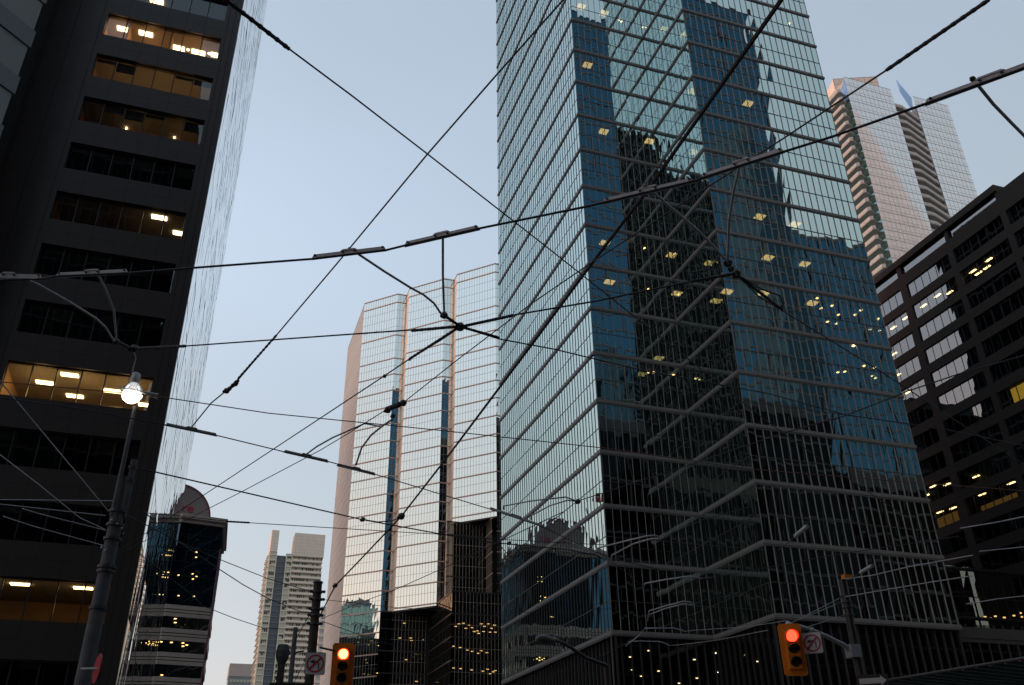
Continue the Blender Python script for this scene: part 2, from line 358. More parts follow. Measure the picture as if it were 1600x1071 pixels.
# glass canopy at the lower right
a = atd(1368, 1066, 30); b = atd(1640, 1022, 24); zc = a.z
b = at(1640, 1022, 2, zc)
cn = thing('glass_canopy', 'sloping dark green glass canopy in the lower right corner', 'canopy', tuple(a))
dn = Vector((b.y-a.y, a.x-b.x, 0)).normalized()*-1
if dn.y < 0: dn = -dn
mb = MB(); mb.quad(a, b, b+dn*6+Vector((0,0,-1.2)), a+dn*6+Vector((0,0,-1.2))); 
cpl = MB(); k = Vector((0,0,.04))
cpl.hexa([a, b, b+dn*6, a+dn*6, a+k, b+k, b+dn*6+k, a+dn*6+k]); cpl.build('canopy_glass', 'gTeal', cn)
rb = MB(); rb.tube([a, b], .035); rb.tube([a+dn*6, b+dn*6], .04)
for i in range(14):
    q = a.lerp(b, i/13); rb.tube([q-k, q+dn*6-k], .03)
rb.build('canopy_ribs', 'alud', cn)
mb = MB()
for q in (a.lerp(b, .3)+dn*5, a.lerp(b, .8)+dn*5): mb.tube([(q.x, q.y, 0), (q.x, q.y, q.z)], .1)
mb.build('canopy_posts', 'alud', cn)

# ================================================================ left dark granite tower
YF = 51.0; X1 = -3.5; XS0, XS1 = -12.25, -4.55
dt = thing('granite_office_tower', 'dark brown granite tower with recessed strip windows and lit offices on the left', 'tower', (-15, 60, 0))
tops = [53.1-3.985*k for k in range(-6, 14)]
rowh = 2.15
wall = MB(); ZT = 120
wall.box(XS1, X1, YF, YF+.5, 0, ZT); wall.box(-26, XS0, YF, YF+.5, 0, ZT)
ztop = ZT
for t in tops:
    wall.box(XS0+.001, XS1-.001, YF, YF+.5, t, ztop); ztop = t-rowh
wall.box(XS0+.001, XS1-.001, YF, YF+.5, 0, ztop)
wall.box(-26, X1-.12, 98.3, 98.8, 0, ZT); wall.box(-26.5, -26.001, YF, 98.8, 0, ZT); wall.box(-26, X1, YF+.501, 98.29, ZT-.4, ZT)
wall.build('granite_wall', 'granite', dt)
j = MB()
for x in (X1-.38, XS1+.25, XS0-.3, -14.1, -15.45): j.box(x-.018, x+.018, YF-.004, YF+.1, 0, ZT)
for t in tops:
    for x in lin(XS0, XS1, 6)[1:-1]: j.box(x-.008, x+.008, YF-.003, YF+.1, t+.02, t+3.985-rowh-.02)
    j.box(-26, X1, YF-.002, YF+.1, t+.90, t+.915)
j.build('stone_joints', 'joint', dt)
warm = {0:1, 1:1, 2:1, 7:2, 10:3, 4:4, -1:4, 11:4}
for i, t in enumerate(tops):
    k = i-6
    fr = Frame((XS0, YF), (XS1, YF)); wn = MB(); us = lin(0, fr.L, 6); panes(wn, fr, us, [t-rowh, t], .002, -.28)
    wob = wn.build('strip_window', 'gOffice', dt)
    f = MB()
    for u in us: f.fbox(fr, u-.03, u+.03, t-rowh, t, -.33, -.2)
    f.fbox(fr, 0, fr.L, t-.07, t-.001, -.33, -.2); f.fbox(fr, 0, fr.L, t-rowh+.001, t-rowh+.06, -.33, -.2)
    fo = f.build('window_frame', 'blackb', wob); fo.matrix_parent_inverse = Matrix.Identity(4) if False else Matrix.Translation(-Vector((0,0,0)))
    if -2 <= k <= 12:
        bl = MB()
        for q_ in range(6):
            if rnd.random() < .6 and k not in (0, 4, 7, 10, -1):
                h_ = rnd.choice((.35, .6, .9)); bl.fbox(fr, us[q_]+.05, us[q_+1]-.05, t-h_, t-.08, -.48, -.45)
        if bl.v: bl.build('window_blind', 'blind', dt)
        rm = MB(); rm.box(XS0-.2, XS1+.2, YF+.6, YF+9, t+.12, t+.3); rm.build('office_ceiling', 'ceil' if k in (0,1,2,4,7,10,-1) else 'slab', dt)
        pw = MB(); pw.box(XS0-.2, XS1+.2, YF+(2.6 if k in (1,2) else 6.5), YF+(2.7 if k in (1,2) else 6.6), t-3.4, t+.12)
        pw.box(XS0-.3, XS0-.2, YF+.6, YF+7, t-3.4, t+.12); pw.box(XS1+.2, XS1+.3, YF+.6, YF+7, t-3.4, t+.12)
        if k == 0: pw.box(-8.0, -7.9, YF+.6, YF+6.5, t-3.4, t+.12); pw.box(-10.9,-10.8,YF+.6,YF+6.5,t-3.4,t+.12)
        pw.build('office_wall', 'partition' if k in (0,1,2,4,7,10,-1) else 'core', dt)  # unlit rooms get near-black walls and ceilings, their darkness put into the colour
for k, xs_, en in ((0, (-11.6, -9.5, -6.3), 24), (1, (-10.6, -8.2, -5.8), 3.5), (2, (-9.0, -6.0), 4), (7, (-10.8, -8.4, -6.0), 30), (4, (-6.5,), 3), (10, (-10.5, -6.5), 6)):
    for x in xs_:
        q = bpy.data.lights.new('office_fill_light', 'POINT'); q.energy = en; q.color = (1,.60,.22) if k != 0 else (1,.48,.2); q.shadow_soft_size = .3  # unseen fill lamps added to brighten the lit rooms
        qo = bpy.data.objects.new('office_fill_light', q); C.objects.link(qo); qo.parent = dt; qo.location = Vector((x, YF+1.6, 53.1-3.985*k-1.2)) - dt.location
def dlight(k, px, py, L=.95, W=.45, m='eWarm'):
    z = 53.1-3.985*k+.10; p = at(px, py, 2, z); p.y = min(max(p.y, YF+.75), YF+6); mb = MB(); mb.box(p.x-L/2, p.x+L/2, p.y-W/2, p.y+W/2, z-.04, z+.01); mb.build('ceiling_light', m, dt)
for k, px, py in ((0,148,36),(0,194,46),(0,228,53),(0,278,75),(0,310,82),(0,340,87),(4,249,340),(4,282,365),(7,109,586),(7,70,598),(7,117,619),(7,175,611),(7,180,640),(7,229,633),(10,32,913),(10,130,919),(-1,245,2)):
    dlight(k, px, py, m='ePale' if k in (0,4) and px > 190 else 'eWarm')
for px, py in ((294,78),(327,84)):
    z = 53.1+.1; p = at(px, py, 2, z); mb = MB(); mb.lathe((p.x, p.y, z), [(0,-.05),(.1,-.05),(.12,0)], 10); mb.build('downlight', 'ePale', dt)
for k, lst in ((1, [(217,127),(289,142)]), (2, [(199,194),(274,208)])):
    for px, py in lst:
        p = at(px, py, 1, YF+2.5); mb = MB(); mb.box(p.x-.05, p.x+.05, YF+2.5, YF+2.57, p.z-(.1 if k == 1 else .45), p.z+.1); mb.build('wall_light', 'ePale', dt)
        q = bpy.data.lights.new('wall_lamp_glow', 'POINT'); q.energy = 22; q.color = (1,.62,.28); q.shadow_soft_size = .08
        qo = bpy.data.objects.new('wall_lamp_glow', q); C.objects.link(qo); qo.parent = dt; qo.location = Vector((p.x, YF+2.25, p.z)) - dt.location
# grazing glass flank of the same tower
fr = Frame((X1, 51.51), (X1, 98.8)); s = MB(); panes(s, fr, lin(0, fr.L, 24), lin(0, ZT, 31), .012, 0); s.build('flank_glazing', 'gSide', dt)
f = MB()
for z in lin(0, ZT, 31)[1:-1]: f.fbox(fr, 0, fr.L, z-.03, z+.03, -.02, .003)
for u in lin(0, fr.L, 24)[1:]: f.fbox(fr, u-.03, u, 0, ZT, -.02, .0025)
f.build('flank_joints', 'line', dt)

# grey panelled building at the upper left corner
gb = thing('grey_panelled_building', 'grey building with stepped wall panels at the upper left corner', 'building', (-20, 44, 0))
c0 = Vector((-15.25, 47.5, 0)); fr = Frame((c0.x-9, c0.y-9), (c0.x, c0.y)); 
mb = MB(); m2 = MB(); jn = MB()
for k in range(-7, 17):
    t = 47.0-3.93*k+2.0
    mb.fbox(fr, 0, fr.L-.02, t-2.5, t-.02, -.5, 0)
    m2.fbox(fr, 0, fr.L+.10, t-3.91, t-2.52, -.5, .10)
    for u in lin(0, fr.L, 5)[1:-1]:
        jn.fbox(fr, u-.01, u+.01, t-2.5, t-.02, -.1, .004)
        jn.fbox(fr, u-.008, u+.008, t-3.9, t-2.53, -.1, .104)
mb.build('wall_panels', 'panel', gb); m2.build('spandrel_panels', 'panel2', gb); jn.build('panel_joints', 'joint', gb)
mb = MB(); mb.prism([(c0.x-9.2,c0.y-8.3),(c0.x-.4,c0.y+.3),(c0.x-.4,50.9),(c0.x-14,50.9),(c0.x-14,c0.y-8.3)], 0, 77); mb.build('building_mass', 'blackb', gb)

# ================================================================ pale sawtooth tower
P = [(25.4,174.2),(31.67,167.93),(33.7,167.93),(33.7,165.05),(40.03,158.72),(42.13,158.72),(42.13,156.3),(48.66,149.77),(51.5,149.77),(62,149.77),(62,197),(25.4,197)]
LB = [104.9,100.7,96.6,92.8,90.9-1.9]+[87.1-3.8*k-1.9 for k in range(0,14)]
LB = [104.9,96.6,90.9]+[87.1-3.8*k for k in range(0,23)]
lt = thing('sawtooth_tower', 'pale green glass tower with sawtooth front and thin salmon bands in the middle', 'tower', (40, 170, 0))
def part_wall(root, edges, z0, z1, g='gLight', fm='line', bm='pinkband', pane=.62, fin=.05, bands=LB, mid=.5, bandh=.22, bandn=.10, poly=P, store=None):
    sub = MB(); F = MB(); own = store is None; store = {} if own else store
    zz = sorted(set([z0, z1]+[b for b in bands if z0 < b < z1])); mids = []
    for a, b in zip(zz[:-1], zz[1:]):
        n = max(1, round((b-a)/1.9))
        mids += lin(a, b, n)[1:-1]
    allz = sorted(zz+mids)
    for e in edges:
        fr = Frame(poly[e], poly[(e+1) % len(poly)]); nc = max(1, round(fr.L/pane)); us = lin(0, fr.L, nc)
        panes(sub, fr, us, allz, .002)
        for u in us[1:-1]: F.fbox(fr, u-.014, u+.014, z0, z1, -.02, fin*.6)
        for z in mids: F.fbox(fr, 0, fr.L, z-.02, z+.02, -.015, fin*.4)
        for b in zz[1:]: store.setdefault((round(b, 2), bm), MB()).fbox(fr, -.03, fr.L+.03, b-bandh, b, -.02, bandn)
    sub.build('glazing', g, root); F.build('mullions', fm, root)
    if own:
        for (z_, m_), B in store.items(): B.build('floor_band', m_, root)
LS = {}
part_wall(lt, [0], 0, 107, store=LS)
part_wall(lt, [3], 37.2, 107, store=LS); part_wall(lt, [6], 51.8, 107, store=LS)
part_wall(lt, [1], 37.2, 107, store=LS); part_wall(lt, [4], 37.2, 107, store=LS); part_wall(lt, [7], 37.2, 107, store=LS)
for e_ in (2, 5):
    fr = Frame(P[e_], P[e_+1]); mb = MB(); mb.fbox(fr, 0, fr.L-.02, 37.2, 107, -.3, 0); mb.build('stone_return', 'cream', lt)
    for b in LB:
        if b > 38: LS.setdefault((round(b, 2), 'pinkband'), MB()).fbox(fr, 0, fr.L, b-.22, b, 0, .06)
mb = MB(); mb.quad((25.4,197,0),(25.4,174.2,0),(25.4,174.2,107),(25.4,197,107))
mb.hexa([(25.4,197,0),(25.4,174.21,0),(25.9,174.21,0),(25.9,197,0),(25.4,197,107),(25.4,174.21,107),(25.9,174.21,107),(25.9,197,107)])
mb.v = mb.v[4:]; mb.f = [tuple(i-4 for i in f) for f in mb.f[1:]]
mb.build('stone_flank', 'pink', lt)
mb = MB(); fr = Frame((25.4,197),(25.4,174.2))
for b in LB:
    if b > 1: mb.fbox(fr, 0, fr.L, b-.1, b, -.02, .02); mb.fbox(fr, 0, fr.L, b-1.95, b-1.9, -.02, .02)
mb.build('flank_joints', 'line', lt)
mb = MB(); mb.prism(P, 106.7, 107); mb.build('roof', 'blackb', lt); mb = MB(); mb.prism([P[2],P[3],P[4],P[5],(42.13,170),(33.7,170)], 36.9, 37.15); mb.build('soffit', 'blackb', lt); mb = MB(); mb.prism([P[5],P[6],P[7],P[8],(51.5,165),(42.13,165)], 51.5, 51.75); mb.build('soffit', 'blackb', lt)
mb = MB()  # dark inner mass behind the glass
mb.prism([(27,175.5),(33,169.5),(35,169),(42,162),(44,160),(60,160),(60,195),(27,195)], 0, 106); mb.build('building_core', 'core', lt)
# recessed lower walls with vertical fins under the overhangs
FN = [(31.9,164.2),(40.2,164.2)]
Q = [(31.15,164.3),(33.2,164.3),(40.2,164.3),(40.2,148.6),(56,148.6),(56,163)]
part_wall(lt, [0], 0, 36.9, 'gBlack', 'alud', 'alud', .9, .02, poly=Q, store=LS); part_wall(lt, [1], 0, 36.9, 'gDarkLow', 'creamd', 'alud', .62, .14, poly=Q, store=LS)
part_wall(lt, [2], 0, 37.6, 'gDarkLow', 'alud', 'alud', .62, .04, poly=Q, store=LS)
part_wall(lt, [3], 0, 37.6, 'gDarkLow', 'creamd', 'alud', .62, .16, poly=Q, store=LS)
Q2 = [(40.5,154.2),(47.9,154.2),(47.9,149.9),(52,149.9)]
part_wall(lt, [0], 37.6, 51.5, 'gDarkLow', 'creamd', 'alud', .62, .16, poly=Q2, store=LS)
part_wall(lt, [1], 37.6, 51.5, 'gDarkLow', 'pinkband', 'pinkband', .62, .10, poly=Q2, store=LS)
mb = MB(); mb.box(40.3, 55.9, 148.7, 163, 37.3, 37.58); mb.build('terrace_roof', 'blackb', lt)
for px, py in ((669,897),(661,845),(644,1003),(656,998),(643,1008),(634,1032),(663,843)): pass
k = 0
for px, py in ((717,975),(712,979),(724,974),(733,977),(738,981),(746,986),(752,975),(757,979),(763,975),(768,982),(773,977),(741,987),(728,982),(748,990),(756,987),(766,988),(774,988),(709,1010),(719,1012),(730,1016),(738,1018),(747,1021),(752,1017),(761,1020),(720,1045),(709,1044),(755,1049),(762,1046),(771,1050),(766,1053),(774,1048),(737,1047)):
    p = at(px, py, 1, 148.9); l = MB(); l.box(p.x-.22, p.x+.22, p.y, p.y+.1, p.z-.05, p.z+.05); l.build('ceiling_light', 'eWarmDim', lt)
for px, py in ((580,981),(581,1002),(560,1004),(576,1008),(590,1009),(572,1031),(573,1036),(569,1053),(576,1054),(589,1052)):
    fr0 = Frame(P[0], P[1]); d = ray(px, py); t = (fr0.o-EYE).dot(fr0.n)/d.dot(fr0.n); p = EYE+d*(t*1.004); l = MB(); l.box(p.x-.2, p.x+.2, p.y-.05, p.y+.05, p.z-.05, p.z+.05); l.build('ceiling_light', 'eWarmDim', lt)
for px, py in ((632,974),(625,997),(642,997),(643,1001),(635,1031),(651,1065),(663,1000)):
    p = at(px, py, 1, 164.7); l = MB(); l.box(p.x-.25, p.x+.25, p.y, p.y+.1, p.z-.05, p.z+.05); l.build('ceiling_light', 'eWarmDim', lt)
for px, py, z in ((733,835,51.4),(660,967,36.8)):
    p = at(px, py, 2, z); l = MB(); l.box(p.x-.5, p.x+.5, p.y-.2, p.y+.2, z-.06, z+.02); l.build('soffit_light', 'eWarmDim', lt)

for (z_, m_), B in LS.items(): B.build('floor_band', m_, lt)
# ================================================================ blue building with curved sign
DB = 131.7
bb = thing('blue_glass_building', 'dark blue glass building with taupe stone floors and an arched rooftop sign', 'building', (-6, DB, 0))
def hz(t, D=DB): return 1.6+t*D
c = Vector((-4.44, DB, 0)); d80 = Vector((math.sin(R(80)), math.cos(R(80)), 0)); e = c + d80*5.85
chl = Vector((-5.75, DB+1.3, 0)); back = Vector((-.17, .985, 0))*14
poly = [(-22, DB+1.3), (chl.x, chl.y), (c.x, c.y), (e.x, e.y), (e.x+.6, e.y+14), (-22, DB+15)]
z_g0 = hz(.2096); z_g1 = hz(.2985)
part_wall(bb, [0,1,2,3], z_g0, z_g1, 'gBlue', 'blackb', 'blackb', 1.5, .02, bands=[z_g0+4*k for k in range(1,3)], poly=poly, bandh=.06, bandn=.03)
mb = MB(); mb.prism([(-21.8,DB+1.7),(chl.x+.1,chl.y+.4),(c.x+.1,c.y+.4),(e.x-.3,e.y+.4),(e.x+.2,e.y+13.5),(-21.8,DB+14.5)], 0, z_g1+.1); mb.build('building_core', 'core', bb)
fh = .0235*DB; z = z_g0; k = 0
while z > 2:
    st = MB()
    for (za, zb, n) in ((z-.55, z, .12), (z-.95, z-.66, .10), (z-1.55, z-1.06, .12)):
        for e_ in (0,1,2,3):
            fr = Frame(poly[e_], poly[e_+1]); st.fbox(fr, -.05, fr.L+.05, za, zb, -.2, n)
    st.build('stone_band', 'stone', bb)
    wd = MB()
    for e_ in (0,1,2,3):
        fr = Frame(poly[e_], poly[e_+1]); panes(wd, fr, lin(0, fr.L, max(1, round(fr.L/1.35))), [z-fh, z-1.5], .003, 0)
    wo_ = wd.build('window_row', 'gRight', bb)
    fm = MB()
    for e_ in (0,1,2,3):
        fr = Frame(poly[e_], poly[e_+1])
        for u in lin(0, fr.L, max(1, round(fr.L/1.35)))[1:-1]: fm.fbox(fr, u-.03, u+.03, z-fh, z-1.5, -.05, .04)
        fm.fbox(fr, 0, fr.L, z-1.06, z-.55, -.25, -.02)
    fm.build('window_frames', 'blackb', bb)
    z -= fh; k += 1
cr = MB()
off = [(-22.5, DB+.5), (chl.x-.1, chl.y-.75), (c.x+.1, c.y-.75), (e.x+.6, e.y-.6), (e.x+1.2, e.y+14.6), (-22.5, DB+15.6)]
cr.prism(off, z_g1+.25, z_g1+.85); cr.prism([((a[0]+b[0])/2, (a[1]+b[1])/2) for a, b in zip(off, poly)], z_g1-.3, z_g1+.248); cr.build('cornice', 'stone', bb)
sg = MB(); zc = z_g1+.85; xc = -5.6; rr = 4.85
arc = [(xc+rr*math.cos(t), zc+(rr)*math.sin(t)) for t in lin(0, math.pi, 32)]
n = len(arc); y0 = DB+1.5; y1 = DB+3
sg.v = [(x, y0, z) for x, z in arc]+[(x, y1, z) for x, z in arc]; sg.f = [tuple(range(n)), tuple(reversed(range(n, 2*n)))]+[(i, n+i, n+i+1, i+1) for i in range(n-1)]+[(0,n-1,2*n-1,n)]
sg.build('arched_sign_wall', 'signgrey', bb)
tr = MB()
for i in range(n-1):
    (xa, za), (xb, zb) = arc[i], arc[i+1]; s_ = 1.045
    xa2, za2, xb2, zb2 = xc+(xa-xc)*s_, zc+(za-zc)*s_, xc+(xb-xc)*s_, zc+(zb-zc)*s_
    tr.hexa([(xa,y0-.1,za),(xb,y0-.1,zb),(xb,y1+.1,zb),(xa,y1+.1,za),(xa2,y0-.1,za2),(xb2,y0-.1,zb2),(xb2,y1+.1,zb2),(xa2,y1+.1,za2)])
tr.build('arch_trim', 'maroon', bb)
def text(s, size, name, m, parent, loc, rot=(R(90),0,0), ext=.04, align='RIGHT'):
    cu = bpy.data.curves.new(name, 'FONT'); cu.body = s; cu.size = size; cu.extrude = ext; cu.align_x = align
    o = bpy.data.objects.new(name, cu); C.objects.link(o)
    dg = bpy.context.evaluated_depsgraph_get(); me = bpy.data.meshes.new_from_object(o.evaluated_get(dg)); bpy.data.objects.remove(o)
    me.materials.append(M[m]); o = bpy.data.objects.new(name, me); C.objects.link(o)
    o.location = Vector(loc)-(parent.location if parent else Vector()); o.rotation_euler = rot; o.parent = parent; return o
pr = at(302, 801.5, 1, y0-.05)
text('are', 2.0, 'sign_lettering', 'letter', bb, (pr.x, y0-.04, pr.z))
# a maroon pipe up the right-hand edge
mb = MB(); mb.tube([(e.x+.12, e.y-.05, 0), (e.x+.12, e.y-.05, hz(.272))], .1); mb.build('edge_trim', 'maroon', bb)
for px, py in ((307,863),(306.5,871),(301,897),(307,901),(301.5,905),(303,932),(279,931),(279,899)):
    fr = Frame(poly[2], poly[3]); d = ray(px, py); t = (fr.o-EYE).dot(fr.n)/d.dot(fr.n); p = EYE+d*(t*.9985); l = MB(); l.fbox(Frame((p.x,p.y),(p.x+d80.x*.3,p.y+d80.y*.3)), -.12, .12, p.z-.05, p.z+.05, 0, .03); l.build('ceiling_light', 'eWarmDim', bb)
for px, py in ((274,967),(274,973),(252,1003),(268,1004),(286,1005),(292,1008),(286,1010),(253,1055)):
    fr = Frame(poly[2], poly[3]); d = ray(px, py); t = (fr.o-EYE).dot(fr.n)/d.dot(fr.n); p = EYE+d*(t*.9985); l = MB(); l.fbox(Frame((p.x,p.y),(p.x+d80.x*.3,p.y+d80.y*.3)), -.16, .16, p.z-.05, p.z+.05, 0, .03); l.build('ceiling_light', 'eWarmDim', bb)

# ================================================================ condominiums and background
DL = 508.
cl = thing('condominium_tower', 'slim cream condominium tower with stacked balconies and a tall cream crown, far down the street', 'building', (46, DL, 0))
X = lambda az: DL*math.tan(R(az))
zt = 1.6+.2937*DL*1.004; zr = 1.6+.270*DL*1.004; fl = 3.02
mb = MB(); mb.box(X(5.03), X(6.93), DL, DL+14, zr-1, zt); mb.box(X(3.6), X(4.05), DL, DL+14, zr+.5, zt+.6); mb.build('crown', 'cream', cl)
gl = MB()
for x in lin(X(5.03), X(6.93), 14)[1:-1]: gl.box(x-.05, x+.05, DL-.03, DL, zr-1, zt)
for z in lin(zr-1, zt, 7)[1:-1]: gl.box(X(5.03), X(6.93), DL-.02, DL, z-.05, z+.05)
for z in lin(zr, zt, 7)[1:-1]: gl.box(X(3.6), X(4.05), DL-.02, DL, z-.05, z+.05)
gl.box((X(3.6)+X(4.05))/2-.05, (X(3.6)+X(4.05))/2+.05, DL-.03, DL, zr, zt)
gl.build('cladding_joints', 'creamd', cl)
mb = MB(); mb.box(X(3.63), X(4.06), DL+.3, DL+22, 0, zr+.5); mb.box(X(4.62), X(5.02), DL+.3, DL+22, 0, zr); mb.box(X(5.02)+.01, X(6.85), DL+1.6, DL+22, 0, zr-1.01); mb.build('wall', 'cwin', cl)
mb = MB(); mb.box(X(4.06)+.02, X(4.62)-.02, DL+2.2, DL+21, 0, zr-1.5)
mb.build('recessed_glazing', 'panel2', cl)
sd2 = MB(); rc = MB()
nfl = int(zr/fl)
for k in range(nfl):
    z = zr-1-fl*k; sl_ = MB(); wn = MB()
    sl_.box(X(5.03), X(6.88), DL, DL+1.6, z-fl-.0, z-fl+1.15)        # balcony front
    sd2.box(X(5.03), X(6.88), DL+.1, DL+1.6, z-.28, z-.001)
    for a, b in ((3.6, 4.06), (4.62, 5.02)):
        sl_.box(X(a), X(b), DL-.05, DL+.3, z-.45, z); sl_.box(X(a), X(a)+.35, DL-.04, DL+.3, z-fl, z-.45); sl_.box(X(b)-.35, X(b), DL-.04, DL+.3, z-fl, z-.45)
        if rnd.random() < .6:
            for q in range(3): x = X(a)+.7+q*(X(b)-X(a)-1.2)/3; wn.box(x, x+.75, DL+.2, DL+.29, z-2.5+rnd.choice((0,.9)), z-.8)
    for q in range(14):
        if rnd.random() < .55: x = X(5.03)+1+q*1.15; wn.box(x, x+rnd.uniform(.3,.9), DL+1.5, DL+1.59, z-2.2, z-.35)
    rc.box(X(4.08), X(4.6), DL+1.9, DL+2.2, z-.5, z)
    for y in range(5): sl_.box(X(3.6)-1.2, X(3.6), DL+1+y*4.2, DL+3.4+y*4.2, z-1.2, z-.9)
    sl_.build('balcony', 'cream', cl)
    if wn.v: wn.build('window_row', 'dwin', cl)
sd2.build('balcony_soffits', 'stone', cl); rc.build('recess_bands', 'panel', cl)
# second one further back, balconies only, seen beside the sawtooth tower
DM = 400.; XX = lambda az: DM*math.tan(R(az))
c3 = thing('balcony_tower', 'sliver of a balconied tower beside the pinkish flank of the sawtooth tower', 'building', (48, DM, 0))
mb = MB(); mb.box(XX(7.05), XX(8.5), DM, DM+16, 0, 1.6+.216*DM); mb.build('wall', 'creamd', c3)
mb = MB()
for k in range(26):
    z = .214*DM-3.1*k; mb.box(XX(6.85), XX(7.05), DM+1, DM+8, z-1.1, z); mb.box(XX(7.05), XX(8.5), DM-.3, DM, z-1.1, z)
mb.build('balconies', 'cream', c3)
# small grey building low on the skyline
DS = 650.; xs = lambda az: DS*math.tan(R(az))
gs = thing('grey_office_block', 'small grey office block low on the skyline left of the cream condominium', 'building', (30, DS, 0))
ztp = 1.6+.1539*DS
mb = MB(); mb.box(xs(2.1), xs(3.9), DS, DS+20, 0, ztp-8); mb.build('wall', 'panel', gs)
mb = MB(); mb.box(xs(2.08), xs(3.92), DS-.2, DS+20, ztp-7.99, ztp); mb.build('penthouse_cladding', 'stone', gs)
mb = MB()
for k in range(12):
    z = ztp-10-3.4*k
    for q in range(9): x = xs(2.1)+1+q*2.2; mb.box(x, x+1.7, DS-.1, DS, z-1.6, z)
mb.build('windows', 'cwin', gs)
mb = MB()
for q in range(22): x = xs(2.08)+.5+q*.93; mb.box(x, x+.15, DS-.3, DS-.2, ztp-8, ztp)
mb.build('vertical_ribs', 'creamd', gs)

# condo at upper right
YC = 150.; xc_ = lambda az: YC*math.tan(R(az))
cr_ = thing('glass_condominium', 'tall pale glass condominium with chevron balconies and pointed glass screens at upper right', 'building', (175, 160, 0))
ZR = 194.8; x0, x1, x2, x3 = xc_(46.32), xc_(49.2), xc_(50.5), xc_(52.45)
cpoly = [(x0,YC),(x1,YC),(x1+1.0,YC+6),(x2,YC+6),(x2+.01,YC),(x3,YC),(x3,YC+22),(x0,YC+22)]
def condowall(a, b, y, z0, z1, nm, g, fl=3.05, pw=1.55):
    fr = Frame((a, y), (b, y)); s = MB(); f = MB(); nf = int((z1-z0)/fl); zs = [z1-fl*k for k in range(nf+1)][::-1]; us = lin(0, fr.L, round(fr.L/pw))
    allz = sorted(zs+[z+.95 for z in zs[:-1]])
    panes(s, fr, us, allz, .004); s.build(nm, g, cr_)
    for u in us[1:-1]: f.fbox(fr, u-.03, u+.03, zs[0], z1, -.02, .03)
    for z in zs: f.fbox(fr, 0, fr.L, z-.09, z+.03, -.02, .05)
    for z in zs[:-1]: f.fbox(fr, 0, fr.L, z+.93, z+.97, -.02, .03)
    f.build('joint_grid', 'conc', cr_)
condowall(x0, x1, YC, 40, ZR, 'glazing', 'gCondo'); Y2 = YC+3.0; x2b = Y2*math.tan(R(50.5)); x3b = Y2*math.tan(R(52.45)); condowall(x2b, x3b, Y2, 40, 198.3, 'glazing', 'gCondo')
fr = Frame((x0, YC+22), (x0, YC)); s = MB(); panes(s, fr, lin(0, fr.L, 12), lin(40, ZR-5, 50), .003); s.build('flank_glazing', 'gTeal', cr_)
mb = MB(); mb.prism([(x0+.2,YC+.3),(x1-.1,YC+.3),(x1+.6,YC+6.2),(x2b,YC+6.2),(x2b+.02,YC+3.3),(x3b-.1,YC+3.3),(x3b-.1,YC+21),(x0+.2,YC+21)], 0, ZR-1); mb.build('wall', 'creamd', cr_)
for k in range(46):
    z = ZR-6.2-3.05*k
    for sp, rp in (([(x0-.01,YC+1.2),(x0-.01,YC+7.5),(x0-2.9,YC+6.0),(x0-2.9,YC+.8),(x0-2.2,YC+.3)], [(x0-2.95,YC+6.0),(x0-3.0,YC+.8),(x0-2.25,YC+.22),(x0-2.15,YC+.3),(x0-2.87,YC+.9),(x0-2.85,YC+6.0)]),
                   ([(x1+.01,YC+.3),(x1+2.9,YC+.3),(x2b-.05,YC+3.2),(x2b-.05,YC+5.9),(x1+.8,YC+5.9)], [(x1+.02,YC+.22),(x1+2.95,YC+.22),(x2b-.05,YC+3.1),(x2b-.1,YC+3.2),(x1+2.85,YC+.3),(x1+.02,YC+.3)])):
        mb = MB(); mb.prism(sp, z-.22, z); mb.prism(rp, z+.001, z+1.0); mb.build('balcony', 'conc', cr_)
mb = MB(); mb.prism([(x1-.5,YC+6),(x1+1.0,YC+5.8),(x2-.02,YC+5.8),(x2-.02,YC+6.1)], 40, ZR-4); mb.build('recess_glazing', 'dwin', cr_)
# rooftop box and the two pointed glass screens
mb = MB(); mb.prism([(160.5,157.6),(172.6,152.6),(177,164),(164,169)], 190, 202.2); mb.build('rooftop_box', 'cream', cr_)
gl = MB(); fr = Frame((160.5,157.6),(172.6,152.6))
for u in lin(0, fr.L, 7): gl.fbox(fr, u-.08, u+.08, 190, 202.3, 0, .06)
for z in lin(191, 202.2, 5): gl.fbox(fr, 0, fr.L, z-.08, z+.08, 0, .05)
gl.build('rooftop_box_joints', 'creamd', cr_)
mb = MB(); mb.v = [(x0-.1,YC-.1,ZR-1.5),(x0-.1,YC+6,ZR-7.5),(x0-.1,YC-.1,ZR-9),(x0-.3,YC-.1,ZR-1.5),(x0-.3,YC+6,ZR-7.5),(x0-.3,YC-.1,ZR-9)]
mb.f = [(0,1,2),(5,4,3),(0,3,4,1),(1,4,5,2),(2,5,3,0)]; mb.build('glass_screen', 'gBluF', cr_)
pA = at(1400, 125, 1, YC+5); pB = at(1423.5, 153, 1, YC+.2); pC = at(1427, 176, 1, YC+.2)
mb = MB(); q = Vector((.15,0,0)); mb.v = [tuple(v) for v in (pA, pB, pC, pA-Vector((0,0,5)), pA+q, pB+q, pC+q, pA-Vector((0,0,5))+q)]
mb.f = [(0,1,2,3),(7,6,5,4),(0,4,5,1),(1,5,6,2),(2,6,7,3),(3,7,4,0)]; mb.build('glass_screen', 'gBluF', cr_)
mb = MB(); mb.box(x1-.2, x1+4, YC+4, YC+9, ZR-3, ZR-.5); mb.build('roof_parapet', 'cream', cr_)

